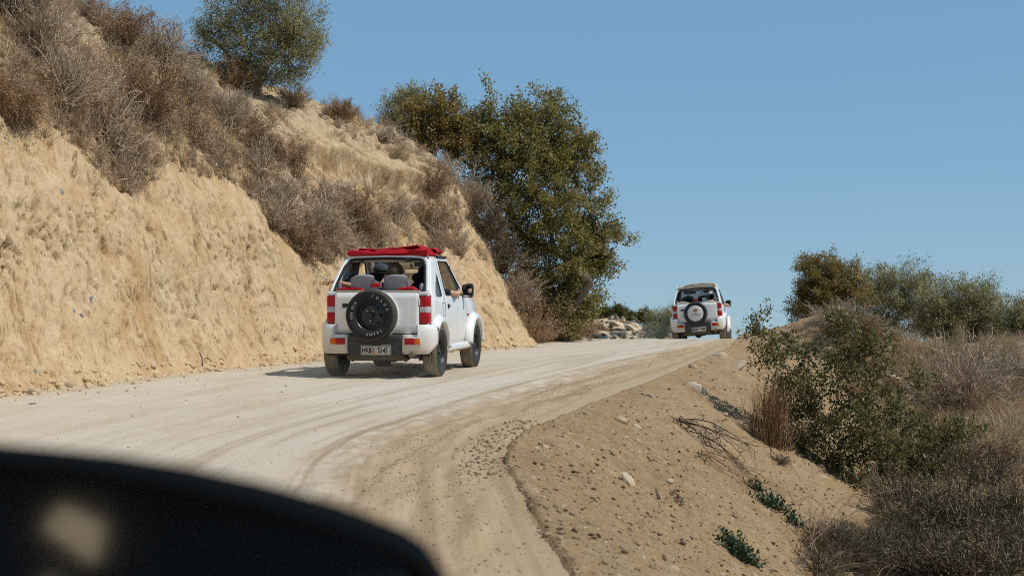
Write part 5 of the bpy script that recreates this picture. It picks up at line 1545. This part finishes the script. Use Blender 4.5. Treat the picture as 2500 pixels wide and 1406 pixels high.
# pebbles and clods nobody could count: joined masses of small real stones
PEB = [rock_geo(400 + i, (1.25, .95, .85), 2 if i < 2 else 1, .32, .75) for i in range(8)]
PEB2 = [rock_geo(420 + i, (1, .8, .6), 0 + 1) for i in range(4)]
def stones(name, label, places, mat, seed):
    r = rs(seed); Vs = []; Fs = []; b = 0
    for p, s in places:
        V, F = PEB[r.randint(8)]; a = r.uniform(0, 6.28); c, q = math.cos(a), math.sin(a)
        W = V * s * r.uniform(.7, 1.3, 3); W = np.stack([W[:, 0] * c - W[:, 1] * q, W[:, 0] * q + W[:, 1] * c, W[:, 2]], 1) + p
        Vs.append(W); Fs.append(F + b); b += len(V)
    o = mesh_np(name, np.concatenate(Vs), np.concatenate(Fs), M[mat]); return tag(o, label, 'gravel', None, 'stuff')
def px_scatter(n, u0, u1, v0, v1, f, smin, smax, seed, obn, sink=.2, pw=11):
    r = rs(seed); out = []
    while n > 0:
        n -= 1
        u, v = r.uniform(u0, u1), r.uniform(v0, v1)
        if r.uniform() > f(u, v): continue
        dr = (px(u, v, 1.0) - _o0).normalized()
        ok, loc, nor, idx, ob, m_ = SC.ray_cast(_dg, _o0 + dr * 4.0, dr)
        if not ok or not ob.name.startswith(obn): continue
        s = smin + (smax - smin) * r.uniform() ** pw
        out.append((np.array(loc) + np.array(nor) * s * sink, s))
    return out
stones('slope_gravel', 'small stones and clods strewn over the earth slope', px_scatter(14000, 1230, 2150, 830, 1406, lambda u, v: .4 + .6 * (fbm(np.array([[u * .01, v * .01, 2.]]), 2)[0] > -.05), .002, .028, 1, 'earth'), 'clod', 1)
def foot_rubble(n, seed):
    r = rs(seed); out = []
    for k in range(n):
        d = r.uniform(15, 28.2); x = float(edgeL(d)) + abs(r.normal()) * .22 - .12
        if fbm(np.array([[d * 1.4, 0, 7.]]), 2)[0] < r.uniform(-.35, .25): continue
        w = wpt(x, d, 0); p, nr = drop(w.x, w.y, 1.2 + w.z)
        s = .006 + .06 * r.uniform() ** 5
        out.append((np.array(p) + np.array([0, 0, s * .0]), s))
    return out
M['bank_clod'] = rock_m('bank_clod', (.50, .36, .21), (.60, .46, .30))
stones('bank_rubble', 'crumbled earth fallen along the foot of the cut bank', foot_rubble(2600, 21), 'bank_clod', 21)
stones('slope_clods', 'lumps of earth half buried in clusters on the slope', px_scatter(900, 1260, 2150, 850, 1406, lambda u, v: 1. if fbm(np.array([[u * .006, v * .006, 12.]]), 2)[0] > .12 else .06, .008, .055, 22, 'earth', -.3, 4), 'rock_tan', 22)
stones('pale_gravel', 'pale chips of stone scattered over the earth slope', px_scatter(1200, 1250, 2150, 830, 1406, lambda u, v: .8, .003, .032, 2, 'earth', -.25), 'rock_pale', 2)
# a line of shade-darkened crumbs along the road edge and two bands churned up by tyres
def along_edge(n, d0, d1, off, sd, smin, smax, seed, dens=None):
    r = rs(seed); out = []
    for k in range(n):
        d = r.uniform(d0, d1)
        if dens and r.uniform() > dens(d): continue
        x = float(edgeR(d)) + off(d) + r.normal() * sd
        w = wpt(x, d, 0); p, nr = drop(w.x, w.y)
        s = smin + (smax - smin) * r.uniform() ** 3
        out.append((np.array(p) + np.array([0, 0, s * .25]), s))
    return out
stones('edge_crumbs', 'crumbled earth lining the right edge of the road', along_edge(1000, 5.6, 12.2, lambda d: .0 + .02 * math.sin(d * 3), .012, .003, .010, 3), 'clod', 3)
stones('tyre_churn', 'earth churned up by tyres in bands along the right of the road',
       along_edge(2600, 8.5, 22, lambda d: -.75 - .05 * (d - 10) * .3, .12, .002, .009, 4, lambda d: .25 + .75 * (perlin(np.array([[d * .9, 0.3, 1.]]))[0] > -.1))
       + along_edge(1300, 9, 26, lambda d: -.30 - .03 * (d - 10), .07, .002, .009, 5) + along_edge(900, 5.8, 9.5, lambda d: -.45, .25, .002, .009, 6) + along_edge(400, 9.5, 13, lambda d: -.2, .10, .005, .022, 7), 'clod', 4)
stones('road_pebbles', 'loose pebbles scattered on the dirt road', px_scatter(1300, 0, 1500, 840, 1300, lambda u, v: .75, .004, .014, 8, 'dirt') + px_scatter(900, 0, 900, 880, 1000, lambda u, v: 1. if v < 985 - u * .11 else .1, .006, .03, 9, ''), 'rock_tan', 5)

# ------------------------------------------------------------------ far scenery
MED = [M['bush_leaf'], M['bark']]
for i, (u, v, d, ru, rv, mt, lab) in enumerate([
   (1400, 760, 216, 26, 12, 'bush_leaf', 'dark flat bush at the left end on top of the far bluff'), (1425, 756, 218, 18, 14, 'bush_leaf', 'dark domed bush on top of the far bluff, second from the left'),
   (1452, 762, 217, 24, 9, 'bush_leaf', 'low dark hedge like bush in the middle of the far bluff top'), (1478, 762, 216, 18, 9, 'bush_leaf', 'dark bush just left of the tallest one on the far bluff'),
   (1512, 761, 215, 17, 12, 'bush_leaf', 'tallest dark tree standing on the far bluff'), (1540, 772, 217, 14, 5, 'bush_leaf', 'small dark bush right of the tallest one on the far bluff'),
   (1572, 772, 150, 13, 9, 'bush_leaf', 'small round dark tree left of the olive bushes by the far jeep')]):
    s = d / FPX
    pxtree('far_bush' if 'tree' not in lab else 'far_tree', lab, 'bush' if 'tree' not in lab else 'tree', px(u, v + rv * 1.1, d), d, [(u - ru * .4, v, ru * .6, rv), (u + ru * .4, v + 1, ru * .6, rv * .85), (u, v - rv * .25, ru * .5, rv * .8)],
           70, 30, (.34, .16), [M[mt], M['bark']], .12, 500 + i, 'bushes on the far bluff', .3, .5, .2, 2, .5)
for i, (u, v, d, bl, lab) in enumerate([
   (1598, 850, 56, [(1592, 795, 26, 32), (1612, 785, 22, 28), (1580, 815, 24, 22)], 'grey olive bush left of the farther jeep, in its dust'),
   (1632, 850, 54, [(1632, 790, 20, 36), (1638, 765, 12, 18), (1620, 815, 26, 24)], 'grey olive bush touching the left side of the farther jeep')]):
    pxtree('olive_bush', lab, 'bush', px(u, v, d), d, bl, 150, 36, (.085, .024), olv, .05, 520 + i, 'olive bushes by the farther jeep', .25, .16, .3, 3, .45)
SCM = shrub_mesh(540, 40, 8, .8, 1500, .06, 0, .4); proto('far0', SCM, M['twig_dark'], 'twigs')
for (u, v, w) in [(1445, 800, 20), (1466, 805, 26), (1436, 812, 18), (1472, 820, 18), (1492, 800, 22), (1494, 808, 16), (1508, 806, 12), (1532, 808, 20), (1548, 818, 22), (1556, 812, 14), (1512, 822, 20), (1524, 826, 24), (1500, 828, 22), (1450, 826, 26), (1438, 834, 26), (1460, 834, 22), (1420, 820, 20), (1480, 790, 14), (1542, 830, 20), (1470, 786, 12)]:
    p = px(u, v, FD - 1.0 + (835 - v) * .22); ok, loc, nor, idx, ob, m_ = SC.ray_cast(_dg, _o0 + (p - _o0).normalized() * 60, (p - _o0).normalized())
    if ok: plant('far0', loc, .5 * w / FPX * FD, 'dark round scrub dotting the pale face of the far bluff', 'shrub', 'scrub dotting the far bluff', 'far_scrub')

# ------------------------------------------------------------------ the wing mirror of our own car, close to the lens
def mm(name, c, ro, spec=.4): t = NT(name); return t.done(c, ro, None, spec)
M['mirror_case'] = mm('mirror_case', (.004, .0045, .005), .9, .03)
MD = .93
def mp(u, v, dd=0.0): return wpt((u - 1250) / FPX * MD, MD + dd, -(v - 703) / FPX * MD)
wm = empty('wing_mirror', Matrix.Translation(mp(350, 1500)), 'black wing mirror of our own car, blurred in the lower left corner', 'mirror')
inv = wm.matrix_world.inverted()
outl = [(-460, 1085), (-200, 1090), (0, 1108), (200, 1128), (400, 1160), (600, 1203), (800, 1257), (900, 1293), (990, 1330), (1050, 1368), (1085, 1420), (1088, 1490), (1030, 1570), (960, 1660), (840, 1730), (600, 1800), (100, 1860), (-300, 1850), (-430, 1780), (-500, 1600), (-510, 1250), (-495, 1130)]
oc = np.array(outl, float); cc = oc.mean(0)
def ring(k, dd): return [inv @ mp(*(cc + (p - cc) * k), dd) for p in oc]
m = MB(); m.loft([ring(.90, .012), ring(.905, -.004), ring(.955, -.012), ring(.985, -.006), ring(1.0, .004), ring(1.0, .03), ring(.96, .07), ring(.85, .11), ring(.6, .135), ring(.2, .145)], True, False)
m.build('housing', M['mirror_case'], wm, 50)
m = MB(); m.tube([inv @ mp(-350, 1700, .06), inv @ mp(-900, 1800, .10)], .035, 10); m.build('bracket', M['mirror_case'], wm)
gm = NT('wing_mirror_glass'); gm.done((.40, .44, .48), .07, None, .5, .965)
gc = inv @ mp(cc[0], cc[1], .010)
pts = ring(.905, .010)
nrm = (TILT.to_3x3() @ Vector((-.12, -1, .07))).normalized()
pts = [p - nrm * (p - gc).dot(nrm) * 1.0 for p in pts]
m = MB(); m.add(pts, [tuple(range(len(pts)))]); m.build('mirror_glass', gm.m, wm, 0)
# the rear half of our own car, which the mirror looks back into
oc_ = empty('tour_car', TILT @ Matrix.Translation((-1.16, -1.3, -1.45)), 'dark cabin of our own car behind the lens', 'car')
M['own'] = mm('own_cabin', (.045, .055, .07), .6, .2)
M['own_seat'] = mm('own_seat', (.016, .018, .024), .9, .1)
side = [(-1.3, .35), (-1.3, 1.0), (-1.15, 1.75), (1.1, 1.75), (1.1, .35)]
for s in (1, -1):
    win = rnd([(-.70, 1.05), (-.72, 1.19), (-.38, 1.27), (-.30, 1.20)] if s < 0 else [(-1.0, 1.05), (-.9, 1.6), (-.05, 1.6), (.0, 1.05)], .03)
    win2 = rnd([(-.55, .94), (-.52, 1.02), (-.36, 1.09), (-.34, 1.02)] if s < 0 else [(.12, 1.05), (.12, 1.6), (1.0, 1.6), (1.0, 1.05)], .03)
    panel(side, [win, win2], lambda y, z: (s * (.80 - max(0, z - 1) * .12), y, z), .15).build('side_panel', M['own'], oc_, 30, 0, 2, .05)
m = MB(); m.loft([[(-.72, y, 1.76), (-.4, y, 1.80), (.4, y, 1.80), (.72, y, 1.76)] for y in (-1.2, 1.1)], False); m.build('roof', M['own'], oc_, 30, 0, 2, .05)
bx('floor', (0, -.1, .35), (1.6, 2.4, .06), M['own'], oc_)
m = panel([(-.78, .35), (-.78, 1.0), (-.70, 1.75), (.70, 1.75), (.78, 1.0), (.78, .35)], [], lambda x, z: (x, -1.28 + max(0, z - 1) * .15, z), .15); m.build('rear_panel', M['own'], oc_, 30, 0, 2, .05)
for x in (-.4, .4):
    b = bx('seat_back', (x, -.65, .85), (.6, .16, .75), M['own_seat'], oc_, .06); bx('headrest', (x, -.68, 1.33), (.26, .10, .18), M['own_seat'], b, .04)

# ------------------------------------------------------------------ dust raised by the wheels
def dust(label, loc, size, dens, seed):
    t = NT('dust_air'); t.t.nodes.remove(t.b)
    o = t.coord(); n = t.noise(o, 2.2, 4, .6)
    ln = t.n('ShaderNodeVectorMath', operation='LENGTH'); t.l(o, ln.inputs[0])
    f = t.math('MULTIPLY', t.ramp(ln.outputs[1], [(.15, 1.), (.95, 0.)]), t.ramp(n, [(.35, .15), (.7, 1.)]))
    v = t.n('ShaderNodeVolumePrincipled'); v.inputs['Color'].default_value = (.86, .78, .66, 1)
    v.inputs['Anisotropy'].default_value = .2
    t.l(t.math('MULTIPLY', f, dens), v.inputs['Density']); t.l(v.outputs[0], t.out.inputs['Volume'])
    m = MB(); m.ell((0, 0, 0), (1, 1, 1), 20, 12); ob = m.build('dust_cloud', t.m, None)
    ob.matrix_world = loc @ Matrix.Diagonal(size + (1,))
    return tag(ob, label, 'dust', None, 'stuff')
dust('dust drifting left from the wheels of the farther jeep', FARM @ Matrix.Translation((-1.35, .3, .35)), (1.5, 1.6, .5), .3, 1)
dust('thin dust behind the wheels of the near jeep', CARM @ Matrix.Translation((-.1, -.5, .10)), (1.5, 1.0, .34), .42, 2)
